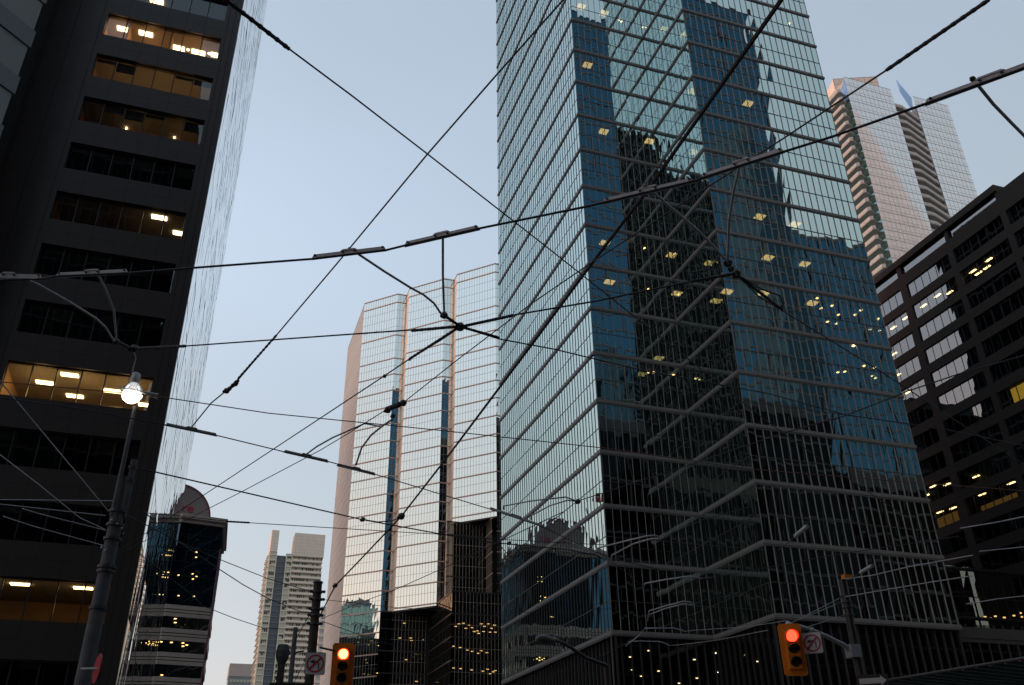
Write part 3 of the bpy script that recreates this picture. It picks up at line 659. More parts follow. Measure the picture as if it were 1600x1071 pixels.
# ================================================================ brown office block at right
XD = 94.0
br = thing('brown_office_block', 'dark brown office block with rows of long windows filling the right edge', 'building', (XD+8, 75, 0))
tops2 = [73.0-3.75*k for k in range(0, 18)]
bays = [(98.4,89.7)]+[(88.35-9.62*k, 79.7-9.62*k) for k in range(0,6)]
w_ = MB(); wh = 2.35
yb, yf = 100., 26.
fr = Frame((XD, yb), (XD, yf))
cols = [(yb, 98.4)]+[(bays[i][1], bays[i+1][0]) for i in range(len(bays)-1)]+[(bays[-1][1], yf)]
for a, b in cols: w_.fbox(fr, yb-a, yb-b, 0, 73.0, -.6, 0)
for a, b in bays:
    zt_ = 73.0
    for i, t in enumerate(tops2):
        if i: w_.fbox(fr, yb-a+.001, yb-b-.001, t, tops2[i-1]-wh, -.6, -.001)
    w_.fbox(fr, yb-a+.001, yb-b-.001, 0, tops2[-1]-wh, -.6, -.001)
w_.fbox(fr, 0, yb-69.4, 73.001, 74.9, -.6, 0); w_.fbox(fr, yb-69.401, yb-yf, 73.001, 76.3, -.6, 0.0)
w_.fbox(fr, 0, yb-69.4, 76.55, 77.6, -8, .25); w_.box(XD, XD+8, 69.4, 69.9, 74.9, 76.6)
w_.fbox(fr, yb-79.4, yb-78.7, 74.9, 76.55, -.6, 0.02); w_.fbox(fr, yb-89.5, yb-88.6, 74.9, 76.55, -.6, .02)
w_.fbox(fr, yb-78.0, yb-69.4, 74.9, 75.4, -.6, -.02)
w_.box(XD+8, XD+9, yf, yb, 0, 76); w_.box(XD+.6, XD+8, yf, yb, 75.5, 76)
w_.build('brick_wall', 'brown', br)
aw = MB(); panes(aw, fr, lin(0, yb-70, 24), [74.9, 76.55], .002, -.35); aw.build('attic_glazing', 'gRight', br)
for bi, (a, b) in enumerate(bays):
    for i, t in enumerate(tops2):
        if bi > 3 and i > 6: continue
        s = MB(); nb = 6; us = lin(yb-a, yb-b, nb); panes(s, fr, us, [t-wh, t], .004, -.22); wo2 = s.build('window', 'gRight', br)
        f = MB()
        for u in us: f.fbox(fr, u-.03, u+.03, t-wh, t, -.3, -.18)
        f.fbox(fr, yb-a, yb-b, t-.08, t-.002, -.3, -.16); f.fbox(fr, yb-a, yb-b, t-wh+.002, t-wh+.08, -.3, -.16)
        f.build('window_frame', 'blackb', wo2)
sb_ = MB()
for t in tops2: sb_.box(XD+.65, XD+7.9, yf+.5, yb-.5, t+.15, t+.4)
sb_.build('floor_slabs', 'slab', br)
sb_ = MB(); sb_.box(XD+4.5, XD+4.6, yf+.5, yb-.5, 0, 75); sb_.build('inner_wall', 'core', br)
def blight(px, py, L=.3, W=1.1, m='eWarm'):
    d = ray(px, py); t = (XD-EYE.x)/d.x; h = (EYE+d*t).z
    for z in reversed(tops2):
        if z+.1 > h: break
    p = at(px, py, 2, z+.1); p.x = min(max(p.x, XD+1.0), XD+3.9)
    mb = MB(); mb.box(p.x-L/2, p.x+L/2, p.y-W/2, p.y+W/2, z+.03, z+.12); mb.build('ceiling_light', m, br)
for px, py in ((1545,406),(1520,424),(1529,427),(1542,418),(1465,462),(1443,478),(1484,457),(1415,497),(1396,512),(1419,613),(1397,553),(1403,586),(1458,760),(1480,757),(1448,774),(1552,748),(1580,755),(1530,772),(1489,794),(1468,800)): blight(px, py)
mb = MB(); p = at(1594, 612, 0, XD+1.2); mb.box(XD+1.2, XD+1.3, p.y-1.3, p.y+1.3, p.z-1.0, p.z+.9); mb.build('lit_blind', emis('lit_yellow_blind', (.9,.55,.06), .35), br)  # light behind the blind put into its own weak emission
for px, py, wd_ in ((1562,790,6),(1480,810,4)):
    p = at(px, py, 0, XD+3.0); mb = MB(); mb.box(XD+3.0, XD+3.1, p.y-wd_/2, p.y+wd_/2, p.z-1.6, p.z+.8); mb.build('glowing_room_wall', emis('room_wall_glow', (.8,.42,.1), .10), br)  # room light painted into the wall as a faint glow
pr2 = thing('rounded_penthouse', 'purplish rounded rooftop volume rising above the brown block at the right edge', 'penthouse', (XD+14, 60, 76))
mb = MB(); pts = [(68.6-(t*34), 76.1+7.5*math.sin(min(1,t*1.5)*math.pi/2)) for t in lin(0,1,16)]
n = len(pts)
mb.v = [(XD+3, y, z) for y, z in pts]+[(XD+3, pts[-1][0], 76), (XD+3, pts[0][0], 76)]
k_ = len(mb.v); mb.v += [(x+6, y, z) for x, y, z in mb.v]; mb.f = [tuple(range(k_)), tuple(reversed(range(k_, 2*k_)))]+[(i, (i+1) % k_, k_+(i+1) % k_, k_+i) for i in range(k_)]
mb.build('rounded_roof', 'stone', pr2)

# ================================================================ unseen buildings the mirror facades show, and some added to block light
def plain(name, label, x0, x1, y0, y1, z1, gm, mm, fl=3.9, pw=1.6, faces='NEWS', band='alud', top=None):
    root = thing(name, label, 'tower', ((x0+x1)/2, (y0+y1)/2, 0)); p = [(x0,y0),(x1,y0),(x1,y1),(x0,y1)]; E = {'S':0,'E':1,'N':2,'W':3}
    G = MB(); F = MB()
    for c_ in faces:
        fr = Frame(p[E[c_]], p[(E[c_]+1) % 4]); nf = int(z1/fl); zs = lin(0, z1, nf); us = lin(0, fr.L, max(1, round(fr.L/pw)))
        panes(G, fr, us, zs, .006)
        for i, u in enumerate(us): F.fbox(fr, max(0, u-.08), min(fr.L, u+.08), 0, z1, -.05, .25 if i % 3 == 0 else .1)
        for z in zs: F.fbox(fr, .01, fr.L-.01, z-.25, z+.12, -.05, .09)
    G.build('glazing', gm, root); F.build('facade_grid', mm, root)
    b = MB(); b.box(x0+.1, x1-.1, y0+.1, y1-.1, 0, z1-.05); b.build('building_core', 'core', root)
    b = MB(); b.box(x0+3, x1-3, y0+3, y1-3, z1-.04, z1+3.5); b.build('roof_plant', mm, root)
    return root
plain('blue_office_tower', 'tall deep blue glass tower mirrored in the right half of the stepped tower', 62, 110, -80, -40.6, 183, 'gBlueT', 'alud', pw=3.2)
plain('blue_office_tower', 'wide blue glass office slab mirrored at the right edge of the stepped tower', 112, 190, -120, -70.6, 140.8, 'gBlueT', 'alud', pw=2.4)
plain('black_office_tower', 'black steel tower, higher of two mirrored in the recess of the stepped tower', -31, -17.4, -90, -46.8, 154, 'gBlack', 'blackb', pw=1.5)
plain('black_office_tower', 'black steel tower, lower of two mirrored in the recess of the stepped tower', -60, -31.5, -90, -46.8, 143, 'gBlack', 'blackb', pw=1.5)
plain('dark_street_block', 'dark mid-rise block mirrored low in the right face of the stepped tower', 34, 89, -40, -15.6, 57, 'gBlack', 'blackb', pw=2.2)
plain('dark_street_block', 'dark mid-rise block with an arched roof mirrored low at the right of the stepped tower', 90.5, 135, -40, -15.6, 47, 'gBlack', 'blackb', pw=2.2)
plain('dark_street_block', 'dark mid-rise block across the street behind the camera', -40, -2, -40, -14, 48, 'gBlack', 'blackb', pw=2.2)
plain('dark_street_block', 'unseen dark block added behind the stepped tower to darken the brown block windows', 50, 72, 78, 101, 92, 'gBlack', 'blackb', pw=2.2)  # added out of view, darkens the right-hand panes of the brown block
plain('dark_street_block', 'unseen lower dark block added behind the stepped tower to darken the brown block windows', 51, 71, 116, 144, 68, 'gBlack', 'blackb', pw=2.2)  # added out of view, darkens the lower window rows of the brown block
plain('teal_office_tower', 'teal glass tower mirrored low in the sawtooth tower', -240, -215, 122, 140, 92, 'gTeal', 'panel', pw=3)
plain('dark_street_block', 'dark block behind the blue glass building, mirrored at the foot of the tower', -40, -24, 128, 190, 40, 'gBlack', 'blackb', pw=2.2)

plain('sky_blocker_tower', 'unseen broad dark tower added behind the camera to shade the stepped tower', -14, 58, -110, -62, 150, 'gBlack', 'blackb', pw=3)  # filler added out of view, keeps sky light off the glass tower fins
# added cream tower east of the frame, raked to shape the condominium's warm reflection
rk = thing('raked_reflection_tower', 'unseen cream tower added for the raking warm reflection in the upper right condominium', 'tower', (222, 90, 0))
mb = MB(); n_ = 0
pr_ = [(196, 0), (262, 0), (262, 110), (236, 178), (203, 262), (196, 280)]
mb.v = [(x, 100, z) for x, z in pr_]+[(x, 78, z) for x, z in pr_]; k_ = len(pr_)
mb.f = [tuple(range(k_)), tuple(reversed(range(k_, 2*k_)))]+[(i, k_+i, k_+(i+1) % k_, (i+1) % k_) for i in range(k_)]
mb.build('wall', mat('warm_cream_stone', (.78, .74, .69), .7, noise=.05, nscale=.3), rk)
mb = MB()
for k in range(60):
    z = 4*k+2; xr = 196+66*min(1, max(.1, (280-z)/170)) if z > 110 else 262
    mb.box(197, min(xr-6, 260), 100.01, 100.1, z, z+.5)
mb.build('string_courses', 'stone', rk)
for y0_, nm_ in ((40,'southern'),(150,'middle'),(262,'northern')):
    plain('sun_blocker_slab', f'{nm_} dark slab block added far west to block low sun, mirrored in the sawtooth tower', -430, -400, y0_, y0_+100, 100, 'gBlack', 'blackb', pw=6, faces='NE')  # unseen row added to keep low sun off the brown block

# ================================================================ poles, lamps, signals, signs
def cyl(mb, p, z0, z1, r0, r1, seg=16): mb.tube([(p.x, p.y, z0+(z1-z0)*t) for t in (0, .5, 1)], r0, seg, r1)
pb = atd(172, 860, 17.0); pl = thing('utility_pole', 'thick weathered grey pole with many cable bands at lower left', 'pole', (pb.x, pb.y, 0))
ztp_ = atd(198, 726, 17.0).z
mb = MB(); cyl(mb, pb, 0, ztp_-.9, .155, .115); mb.build('shaft', 'polec', pl)
mb = MB(); q = pb+Vector((.10,0,0)); cyl(mb, q, ztp_-1.0, ztp_+.1, .06, .06); q2 = pb+Vector((-.07,-.05,0)); zl = atd(206, 640, 17).z; cyl(mb, q2, ztp_-1.0, zl+.05, .05, .035); mb.build('upper_pipes', 'polec', pl)
for z in (ztp_-.9, ztp_-1.15, ztp_-1.4, ztp_-1.9, ztp_-2.6, ztp_-.05, ztp_-.3, atd(160,893,17).z):
    mb = MB()
    if z >= ztp_-.85: mb.lathe((pb.x+.1, pb.y, z), [(.05,-.03),(.075,-.03),(.075,.03),(.05,.03)], 14)
    else: mb.lathe((pb.x, pb.y, z), [(.12,-.025),(.155,-.025),(.155,.025),(.12,.025)], 16)
    mb.build('clamp_band', 'ferrous', pl)
mb = MB()
for k in range(10):
    t = k*.7; q = Vector((pb.x+.15*math.cos(t-2), pb.y+.15*math.sin(t-2), ztp_-1.1-.06*k)); bulb(mb, q, .022)
mb.build('bolts', 'galv', pl)
# lamp
lg = atd(206, 617, 16.9); lm = thing('street_lamp', 'lit pendant street lamp with a glowing round glass on the left pole', 'lamp', tuple(lg))
mb = MB(); mb.lathe(lg, [(0,-.17),(.08,-.155),(.15,-.10),(.185,-.02),(.19,.0)], 24); mb.build('glowing_glass', 'eGlobe', lm, True)
mb = MB(); mb.lathe(lg+Vector((0,0,.03)), [(.19,0),(.165,.1),(.11,.17),(.09,.2)], 24); mb.build('clear_dome', 'clearglass', lm, True)
mb = MB(); mb.lathe(lg+Vector((0,0,.22)), [(.0,0),(.09,0),(.095,.05),(.08,.22),(.05,.24),(0,.24)], 20); mb.build('lamp_cap', 'galv', lm, True)
mb = MB(); a = atd(185,606,16.8); b = atd(247,617,16.8); mb.tube([a, b], .022, 6); mb.tube([a+Vector((.35,.02,.0)), b+Vector((0,.02,-.07))], .018, 6); mb.build('bracket', 'galv', lm)
# small red disc on the pole
rs = atd(152, 1045, 16.5); o = MB(); o.lathe(rs, [(0,-.01),(.23,-.01),(.23,.01),(0,.01)], 24, Vector((.985,.29,0))); 
rt = thing('round_red_sign', 'round red sign seen almost edge-on low on the left pole', 'sign', tuple(rs)); o.build('sign_face', 'signr', rt)
o = MB(); o.tube([rs, rs+Vector((-.25,.1,0))], .02); o.build('sign_bracket', 'galv', rt)

def pole(px, py, D, label, r=.14, mt='poled', nm='utility_pole'):
    t = atd(px, py, D); root = thing(nm, label, 'pole', (t.x, t.y, 0)); mb = MB(); cyl(mb, t, 0, t.z, r*1.15, r*.9); mb.build('shaft', mt, root)
    return root, t
p2, t2 = pole(497, 911, 28, 'tall dark pole carrying wires behind the left traffic signal')
mb = MB(); mb.lathe(t2, [(.13,-.02),(.16,-.0),(.12,.05),(0,.06)], 16); mb.build('pole_cap', 'ferrous', p2)
for py in (925,937,952,962,975): 
    mb = MB(); z = atd(497, py, 28).z; mb.lathe((t2.x,t2.y,z), [(.12,-.03),(.17,-.03),(.17,.03),(.12,.03)], 14)
    for s_ in (-1,1): bulb(mb, Vector((t2.x+.2*s_, t2.y-.05, z)), .05)
    mb.build('clamp_band', 'ferrous', p2)
p3, t3 = pole(462, 981, 42, 'thin pale pole between two dark poles at the bottom', .11, 'polec')
p4, t4 = pole(443, 1008, 48, 'short dark pole with a bulky bracket at the bottom left of the sign', .19, 'poled')
mb = MB(); mb.lathe(t4, [(.2,-.9),(.32,-.6),(.34,-.3),(.26,0),(0,.03)], 14); mb.build('transformer_can', 'ferrous', p4)
mb = MB(); mb.tube([t4+Vector((.3,0,-.4)), t4+Vector((1.0,-.3,-.3))], .04); mb.build('bracket_arm', 'ferrous', p4)

def octagon_plate(mb, fr, hw, hh, z, n0, n1, ch=.06):
    pts = [(-hw+ch,-hh),(hw-ch,-hh),(hw,-hh+ch),(hw,hh-ch),(hw-ch,hh),(-hw+ch,hh),(-hw,hh-ch),(-hw,-hh+ch)]
    n = len(mb.v); k = len(pts)
    mb.v += [tuple(fr.P(u, z+v, n1)) for u, v in pts]+[tuple(fr.P(u, z+v, n0)) for u, v in pts]
    mb.f.append(tuple(n+i for i in range(k))); mb.f.append(tuple(n+k+i for i in reversed(range(k))))
    for i in range(k): jx = (i+1) % k; mb.f.append((n+i, n+k+i, n+k+jx, n+jx))
def signal(px, py, D, label, turn, W, H, hot):
    c = atd(px, py, D); root = thing('traffic_signal', label, 'traffic light', tuple(c))
    d = Vector((-c.x, -c.y, 0)).normalized(); ang = math.atan2(d.y, d.x)+R(turn); n = Vector((math.cos(ang), math.sin(ang), 0)); dd = Vector((-n.y, n.x, 0))
    fr = Frame((c.x, c.y), (c.x+dd.x, c.y+dd.y))
    mb = MB(); octagon_plate(mb, fr, W/2, H/2, c.z, -.02, .0); mb.build('backboard', 'yellow', root)
    mb = MB(); mb.fbox(fr, -W*.27, W*.27, c.z-H*.38, c.z+H*.38, .001, .12)
    for z in (.13, -.13): mb.fbox(fr, -W*.28, W*.28, c.z+z*H-.012, c.z+z*H+.012, .1, .135)
    mb.build('housing', 'yellow', root)
    for i, z in enumerate((.25, 0, -.25)):
        q = fr.P(0, c.z+z*H, .125); r_ = W*.225*(1.12 if i == 0 else .9)
        l = MB(); l.lathe(q, [(0,.03),(r_*.5,.025),(r_*.92,.005),(r_,0)], 20, fr.n); lo = l.build('lens', 'eRed' if i == 0 else 'lensd', root, True)
        if i == 0 and hot: l = MB(); l.lathe(q+fr.n*.032, [(0,.012),(r_*.5,.008),(r_*.78,-.008)], 20, fr.n); l.build('lens_glow', 'eRedHot', root, True)
        hh = MB(); seg = 18; a0 = -R(25); a1 = R(205); ln = .22
        for k in range(seg):
            ta = a0+(a1-a0)*k/seg; tb = a0+(a1-a0)*(k+1)/seg
            def pt(t, n_, rr): return fr.P(math.cos(t)*rr, c.z+z*H+math.sin(t)*rr-n_*.18, n_+.12)
            r1 = r_*1.12; la = ln*(.35+.65*max(0, math.sin((ta-a0)/(a1-a0)*math.pi))); lb_ = ln*(.35+.65*max(0, math.sin((tb-a0)/(a1-a0)*math.pi)))
            hh.quad(pt(ta,0,r1), pt(tb,0,r1), pt(tb,lb_,r1), pt(ta,la,r1)); hh.quad(pt(ta,0,r1-.012), pt(ta,la,r1-.012), pt(tb,lb_,r1-.012), pt(tb,0,r1-.012))
        hh.build('hood', 'yellow' if i == 0 and not hot else 'hood', root)
    return root, fr, c
def noleft(px, py, D, label, turn, S):
    c = atd(px, py, D); root = thing('no_left_turn_sign', label, 'road sign', tuple(c))
    d = Vector((-c.x, -c.y, 0)).normalized(); ang = math.atan2(d.y, d.x)+R(turn); n = Vector((math.cos(ang), math.sin(ang), 0)); dd = Vector((-n.y, n.x, 0))
    fr = Frame((c.x, c.y), (c.x+dd.x, c.y+dd.y))
    mb = MB(); octagon_plate(mb, fr, S/2, S*.53, c.z, -.015, -.004, .03); mb.build('sign_edge', 'signk', root)
    mb = MB(); octagon_plate(mb, fr, S/2-.012, S*.53-.012, c.z, -.004, 0, .03); mb.build('sign_plate', 'signw', root)
    ro, ri = S*.43, S*.35; mb = MB(); seg = 40
    for k in range(seg):
        a, b = 2*math.pi*k/seg, 2*math.pi*(k+1)/seg
        f_ = lambda t, r: fr.P(math.cos(t)*r, c.z+math.sin(t)*r, .006)
        mb.quad(f_(a,ri), f_(a,ro), f_(b,ro), f_(b,ri))
    w2 = S*.035; s2 = ri*.72; f2 = lambda u, v: fr.P(u, c.z+v, .009)
    mb.quad(f2(-s2-w2,-s2+w2), f2(-s2+w2,-s2-w2), f2(s2+w2,s2-w2), f2(s2-w2,s2+w2)); mb.build('prohibition_ring', 'signr', root)
    mb = MB(); A = S/1.0; f3 = lambda u, v: fr.P(u*A, c.z+v*A, .004)
    mb.quad(f3(.14,-.24), f3(.20,-.24), f3(.20,.02), f3(.14,.02)); mb.quad(f3(-.08,.06), f3(.14,.02), f3(.20,.02), f3(.04,.13)); mb.quad(f3(-.08,.06),f3(.04,.13),f3(.02,.15),f3(-.1,.1))
    mb.poly([f3(-.26,.09), f3(-.08,-.02), f3(-.05,.20)]); mb.build('turn_arrow', 'signk', root)
    return root, fr, c
s1, f1, c1 = signal(535, 1042, 28.5, 'yellow traffic signal showing red at the bottom left of centre, facing us', 0, .66, 1.36, True)
s2, f2_, c2 = signal(1238.5, 1015, 27.5, 'yellow traffic signal showing red on the mast arm at right', 14, .66, 1.42, False)
n1, nf1, nc1 = noleft(492.5, 1037, 27.6, 'no left turn sign on the dark pole beside the left signal', 0, .58)
n2, nf2, nc2 = noleft(1269, 1005, 27.8, 'dim no left turn sign hanging beside the right signal', -8, .56)
mb = MB(); a = atd(500, 1012, 28.1); mb.tube([a, c1+Vector((-.2,.1,.45))], .03); mb.build('mounting_arm', 'ferrous', s1)
# right pole + mast arm
p5, t5 = pole(1316, 906, 29.0, 'dark pole with a curved mast arm at lower right', .13, 'blackb')
for py in (932,942,950,962): 
    mb = MB(); z = atd(1320, py, 29).z; mb.lathe((t5.x,t5.y,z), [(.1,-.02),(.16,-.02),(.16,.02),(.1,.02)], 14); mb.build('clamp_band', 'ferrous', p5)
arm = [atd(1332,1018,28.9), atd(1318,1008,28.7), atd(1290,994,28.3), atd(1268,985,28.0), atd(1250,979,27.8), atd(1232,976,27.7)]
mb = MB(); mb.tube(arm, .075, 10, .045); mb.build('mast_arm', 'galv', p5)
mb = MB(); a = arm[0]; mb.box(a.x-.15, a.x+.2, a.y-.15, a.y+.15, a.z-.18, a.z+.18); bulb(mb, arm[-1], .1); bulb(mb, arm[3], .09); mb.build('arm_brackets', 'galv', p5)
mb = MB()
for a_, b_ in (((1312,935),(1240,972)),((1306,945),(1235,974)),((1318,962),(1262,980))): mb.tube([atd(*a_,28.8), atd(*b_,27.9)], .012, 6)
mb.build('stay_wires', 'galv', p5)
mb = MB(); a = atd(1324,902,28.9); mb.box(a.x-.16, a.x+.16, a.y-.08, a.y+.08, a.z-.06, a.z+.06); mb.build('yellow_tag', 'yellow', p5)
# one-way arrow sign
c = atd(1364, 1064, 27.5); ow = thing('arrow_sign', 'black sign with a pale right-pointing arrow at the bottom right', 'road sign', tuple(c))
d = Vector((-c.x,-c.y,0)).normalized(); dd = Vector((-d.y, d.x, 0)); fr = Frame((c.x,c.y),(c.x+dd.x,c.y+dd.y))
mb = MB(); octagon_plate(mb, fr, .40, .165, c.z, -.02, 0, .02); mb.build('sign_plate', 'signk', ow)
mb = MB(); g3 = lambda u, v: fr.P(u, c.z+v, .005); mb.poly([g3(-.35,-.07),g3(.2,-.07),g3(.2,-.13),g3(.35,0),g3(.2,.13),g3(.2,.07),g3(-.35,.07)]); mb.build('arrow', 'signw', ow)
mb = MB(); mb.tube([fr.P(-.38, c.z, -.05), Vector((t5.x, t5.y, c.z))], .025); mb.build('sign_bracket', 'galv', ow)
# top of a black sign at the bottom edge
c = atd(452, 1073, 26); bs = thing('black_sign_box', 'top edge of a black sign box at the bottom edge under the poles', 'sign', tuple(c))
d = Vector((-c.x,-c.y,0)).normalized(); dd = Vector((-d.y, d.x, 0)); fr = Frame((c.x,c.y),(c.x+dd.x,c.y+dd.y))
mb = MB(); octagon_plate(mb, fr, .52, .14, c.z-.05, -.1, 0, .03); mb.build('sign_case', 'signk', bs)
mb = MB(); mb.fbox(fr, -.48, .48, c.z-.15, c.z+.05, .001, .01); mb.build('sign_face', 'hood', bs)
# cobra-head lamp at the bottom
cb = thing('cobra_lamp', 'unlit curved-arm street light low in front of the glass tower corner', 'lamp', tuple(atd(938,1045,22)))
mb = MB(); base = atd(948, 1040, 22); mb.tube([(base.x, base.y, 0), (base.x, base.y, base.z)], .09); mb.build('shaft', 'blackb', cb)
mb = MB(); mb.tube([base, atd(915,1028,21.6), atd(890,1011,21.2), atd(878,1004,21), atd(868,1001,20.8)], .05, 8, .035); mb.build('arm', 'blackb', cb)
mb = MB(); a = atd(868,1001,20.8); b = atd(838,998,20.5); q = a.lerp(b,.5); 
ax = (b-a).normalized(); mb.lathe(a, [(.03,0),(.08,.08),(.11,(b-a).length*.6),(.07,(b-a).length*.95),(0,(b-a).length)], 12, ax); mb.build('lamp_head', 'alud', cb, True)

# red flag on the blue building's roof (mirrored in the stepped tower)
fp = Vector((-15.5, 139, z_g1+.8)); fl_ = thing('red_flag', 'red flag on a rooftop pole, seen mirrored in the stepped tower', 'flag', tuple(fp))
mb = MB(); mb.tube([fp, fp+Vector((0,0,13))], .07); mb.build('flagpole', 'galv', fl_)
mb = MB()
for i in range(6):
    f4 = lambda k: fp+Vector((.3*math.sin(k*1.3), -.6*k, 12.6-.35*k))
    mb.quad(f4(i), f4(i+1), f4(i+1)+Vector((0,0,-1.9+.15*i)), f4(i)+Vector((0,0,-1.9+.12*i)))
mb.build('flag_cloth', 'flag', fl_)

# ================================================================ overhead wires
def path(pts, z0, z1):
    L = [0]
    for a, b in zip(pts[:-1], pts[1:]): L.append(L[-1]+math.dist(a, b))
    return [at(p[0], p[1], 2, z0+(z1-z0)*l/L[-1]) for p, l in zip(pts, L)]
def wire(label, pts, z0=6.2, z1=None, r=.008, m='wire', nm='span_wire', group=None, bars=(), rods=(), knots=(), wraps=()):
    """one overhead cable with the fittings clamped to it; heights in metres above the street"""
    z1 = z0 if z1 is None else z1
    P3 = path(pts, z0, z1)
    root = thing(nm, label, 'wire' if nm != 'utility_cable' else 'cable', tuple(P3[0]), group)
    mb = MB(); mb.tube(P3, r, 6); mb.build('cable', m, root)
    for (a, b, zz) in bars:
        A, B = at(*a, 2, zz), at(*b, 2, zz); d = (B-A).normalized(); s = MB(); sd_ = d.cross(Vector((0,0,1))).normalized(); upv = sd_.cross(d)
        Lr = (B-A).length
        for (t0, t1, w_, h0, h1) in ((0, 1, .010, -.012, .028), (.39, .61, .016, .0281, .042)):
            a_, b_ = A+d*Lr*t0, A+d*Lr*t1
            s.hexa([a_-sd_*w_+upv*h0, b_-sd_*w_+upv*h0, b_+sd_*w_+upv*h0, a_+sd_*w_+upv*h0, a_+d*.02-sd_*w_+upv*h1, b_-d*.02-sd_*w_+upv*h1, b_-d*.02+sd_*w_+upv*h1, a_+d*.02+sd_*w_+upv*h1])
        s.build('clamp_bar', 'barsteel', root)
        s = MB()
        for t in (.05, .42, .58, .95): q = A+d*Lr*t+upv*.016; s.tube([q-sd_*.022, q+sd_*.022], .008, 8)
        s.build('bar_bolts', 'ferrous', root)
    for (rp, ra, rb_, rr) in rods:
        s = MB(); s.tube(path(rp, ra, rb_), rr, 8); s.build('pull_off_rod', 'galv', root, True)
    for kx, ky, kz, kr in knots:
        s = MB(); q = at(kx, ky, 2, kz); bulb(s, q, kr); s.lathe(q, [(kr*.5,-kr*1.3),(kr*.6,0),(kr*.4,kr*1.2)], 8, Vector((.6,.4,.5))); s.build('clamp', 'ferrous', root)
    for wp, za, zb, rr in wraps:
        s = MB(); Q = path(wp, za, zb); s.tube(Q, rr, 6)
        n = max(3, int((Q[-1]-Q[0]).length/.07))
        for i in range(n): q = Q[0].lerp(Q[-1], (i+.5)/n); s.lathe(q, [(rr*.9,-.012),(rr*1.18,-.012),(rr*1.18,.012),(rr*.9,.012)], 6, (Q[-1]-Q[0]))
        s.build('wire_wrap', 'wire', root)
    return root
ZC = 5.6
wire('upper contact wire with grey clamp bars sweeping from the left tower to the right edge',
     [(-120,441),(0,438),(66,436),(87,432),(200,427),(300,419),(487,405),(604,391),(632,384),(750,357),(912,324),(942,317),(1085,283),(1095,279),(1226,237),(1300,214),(1445,163),(1600,107),(1800,25)],
     ZC, nm='trolley_wire', r=.009, bars=[((-40,432),(66,435),ZC+.01),((87,432),(200,426),ZC+.01),((487,404),(604,390),ZC+.01),((632,384),(750,357),ZC+.01),((942,317),(1085,283),ZC+.01),((1095,279),(1226,236),ZC+.01),((1445,163),(1660,84),ZC+.01)],
     rods=[([(545,388),(552,392),(600,424),(640,449),(662,461),(678,474),(690,492)],ZC+.08,5.7,.010),([(691,365),(692,374),(692,430),(694,490)],ZC+.08,5.7,.010),
           ([(10,430),(16,427),(60,445),(110,473),(150,498),(165,512),(178,533)],ZC+.08,5.7,.010),([(148,423),(152,427),(166,455),(178,486),(182,530)],ZC+.08,5.7,.010),
           ([(1007,292),(1014,295),(1050,326),(1090,360),(1112,382),(1134,407)],ZC+.08,5.7,.010),([(1157,250),(1155,262),(1146,300),(1139,345),(1137,405)],ZC+.08,5.7,.010),
           ([(1517,122),(1526,131),(1552,163),(1580,192),(1600,212),(1640,260)],ZC+.1,5.75,.011)],
     knots=[(546,389,ZC+.06,.014),(691,366,ZC+.06,.014),(1009,292,ZC+.06,.018),(1158,249,ZC+.06,.018),(1520,124,ZC+.08,.02),(148,424,ZC+.06,.016)])
wire('span wire from the ringed junction left of the glass tower to the left lamp',
     [(719,511),(640,516),(500,526),(290,541),(240,544),(205,545)], 5.72, 6.6, .008, knots=[(719,511,5.72,.045),(694,493,5.72,.035),(210,545,6.6,.05),(182,534,6.4,.035)], wraps=[([(719,510),(643,517)],5.72,5.8,.014),([(694,493),(719,510)],5.72,5.72,.014),([(205,545),(290,541)],6.6,6.4,.016),([(182,534),(206,545)],6.4,6.6,.018)])
wire('span wire linking the two ringed junctions in front of the glass tower', [(719,511),(800,493),(930,471),(1080,440),(1150,428)], 5.72, 5.72, .008,
     knots=[(1137,411,5.72,.04),(1150,428,5.72,.045),(1142,420,5.72,.03)], wraps=[([(724,510),(802,493)],5.72,5.72,.014),([(1080,440),(1146,428)],5.72,5.72,.013)])
wire('span wire from the left ringed junction down to the left pole', [(719,511),(690,531),(640,561),(600,588),(450,687),(300,786),(190,858)], 5.72, 7.2, .0075, wraps=[([(715,513),(640,561)],5.72,5.8,.013)], knots=[(601,588,5.8,.022),(640,562,5.78,.016)])
wire('span wire falling right from the left ringed junction across the glass tower', [(719,511),(780,530),(866,546),(1008,580),(1200,615),(1320,648),(1480,672),(1640,705)], 5.72, 6.5, .007, wraps=[([(724,512),(780,528)],5.72,5.74,.013)], knots=[(925,556,5.8,.016)])
wire('span wire curling down right from the knotted junction', [(1152,430),(1185,463),(1222,485),(1290,527),(1380,583),(1500,662),(1640,752)], 5.72, 6.6, .0075, wraps=[([(1152,430),(1222,484)],5.72,5.76,.014)])
s_ = wire('curled loose cable end at the knotted junction on the glass tower', [(1150,428),(1190,452),(1218,462),(1224,474),(1221,486)], 5.72, 5.75, .008, nm='cable_tail')
wire('thick black feeder cable running diagonally from the bottom pole to the top of the tower', [(1290,-105),(1218,4),(1010,300),(930,405),(830,540),(700,713),(627,807),(560,878),(524,915),(498,966)], 7.2, 8.0, .021, nm='feeder_cable' , knots=[(627,807,7.85,.085),(524,915,7.95,.07)])
wire('long span wire descending from the top left across the sky and the glass tower', [(330,-20),(350,0),(398,37),(452,77),(550,150),(668,241),(845,379),(1065,553),(1196,657),(1320,745),(1420,810)], 6.6, 6.4, .007, wraps=[([(330,-18),(452,77)],6.6,6.6,.015)])
wire('span wire rising from the lower left clamp bar to the top centre', [(300,667),(330,630),(352,612)], 5.65, 5.9, .008, nm='pull_off_wire')
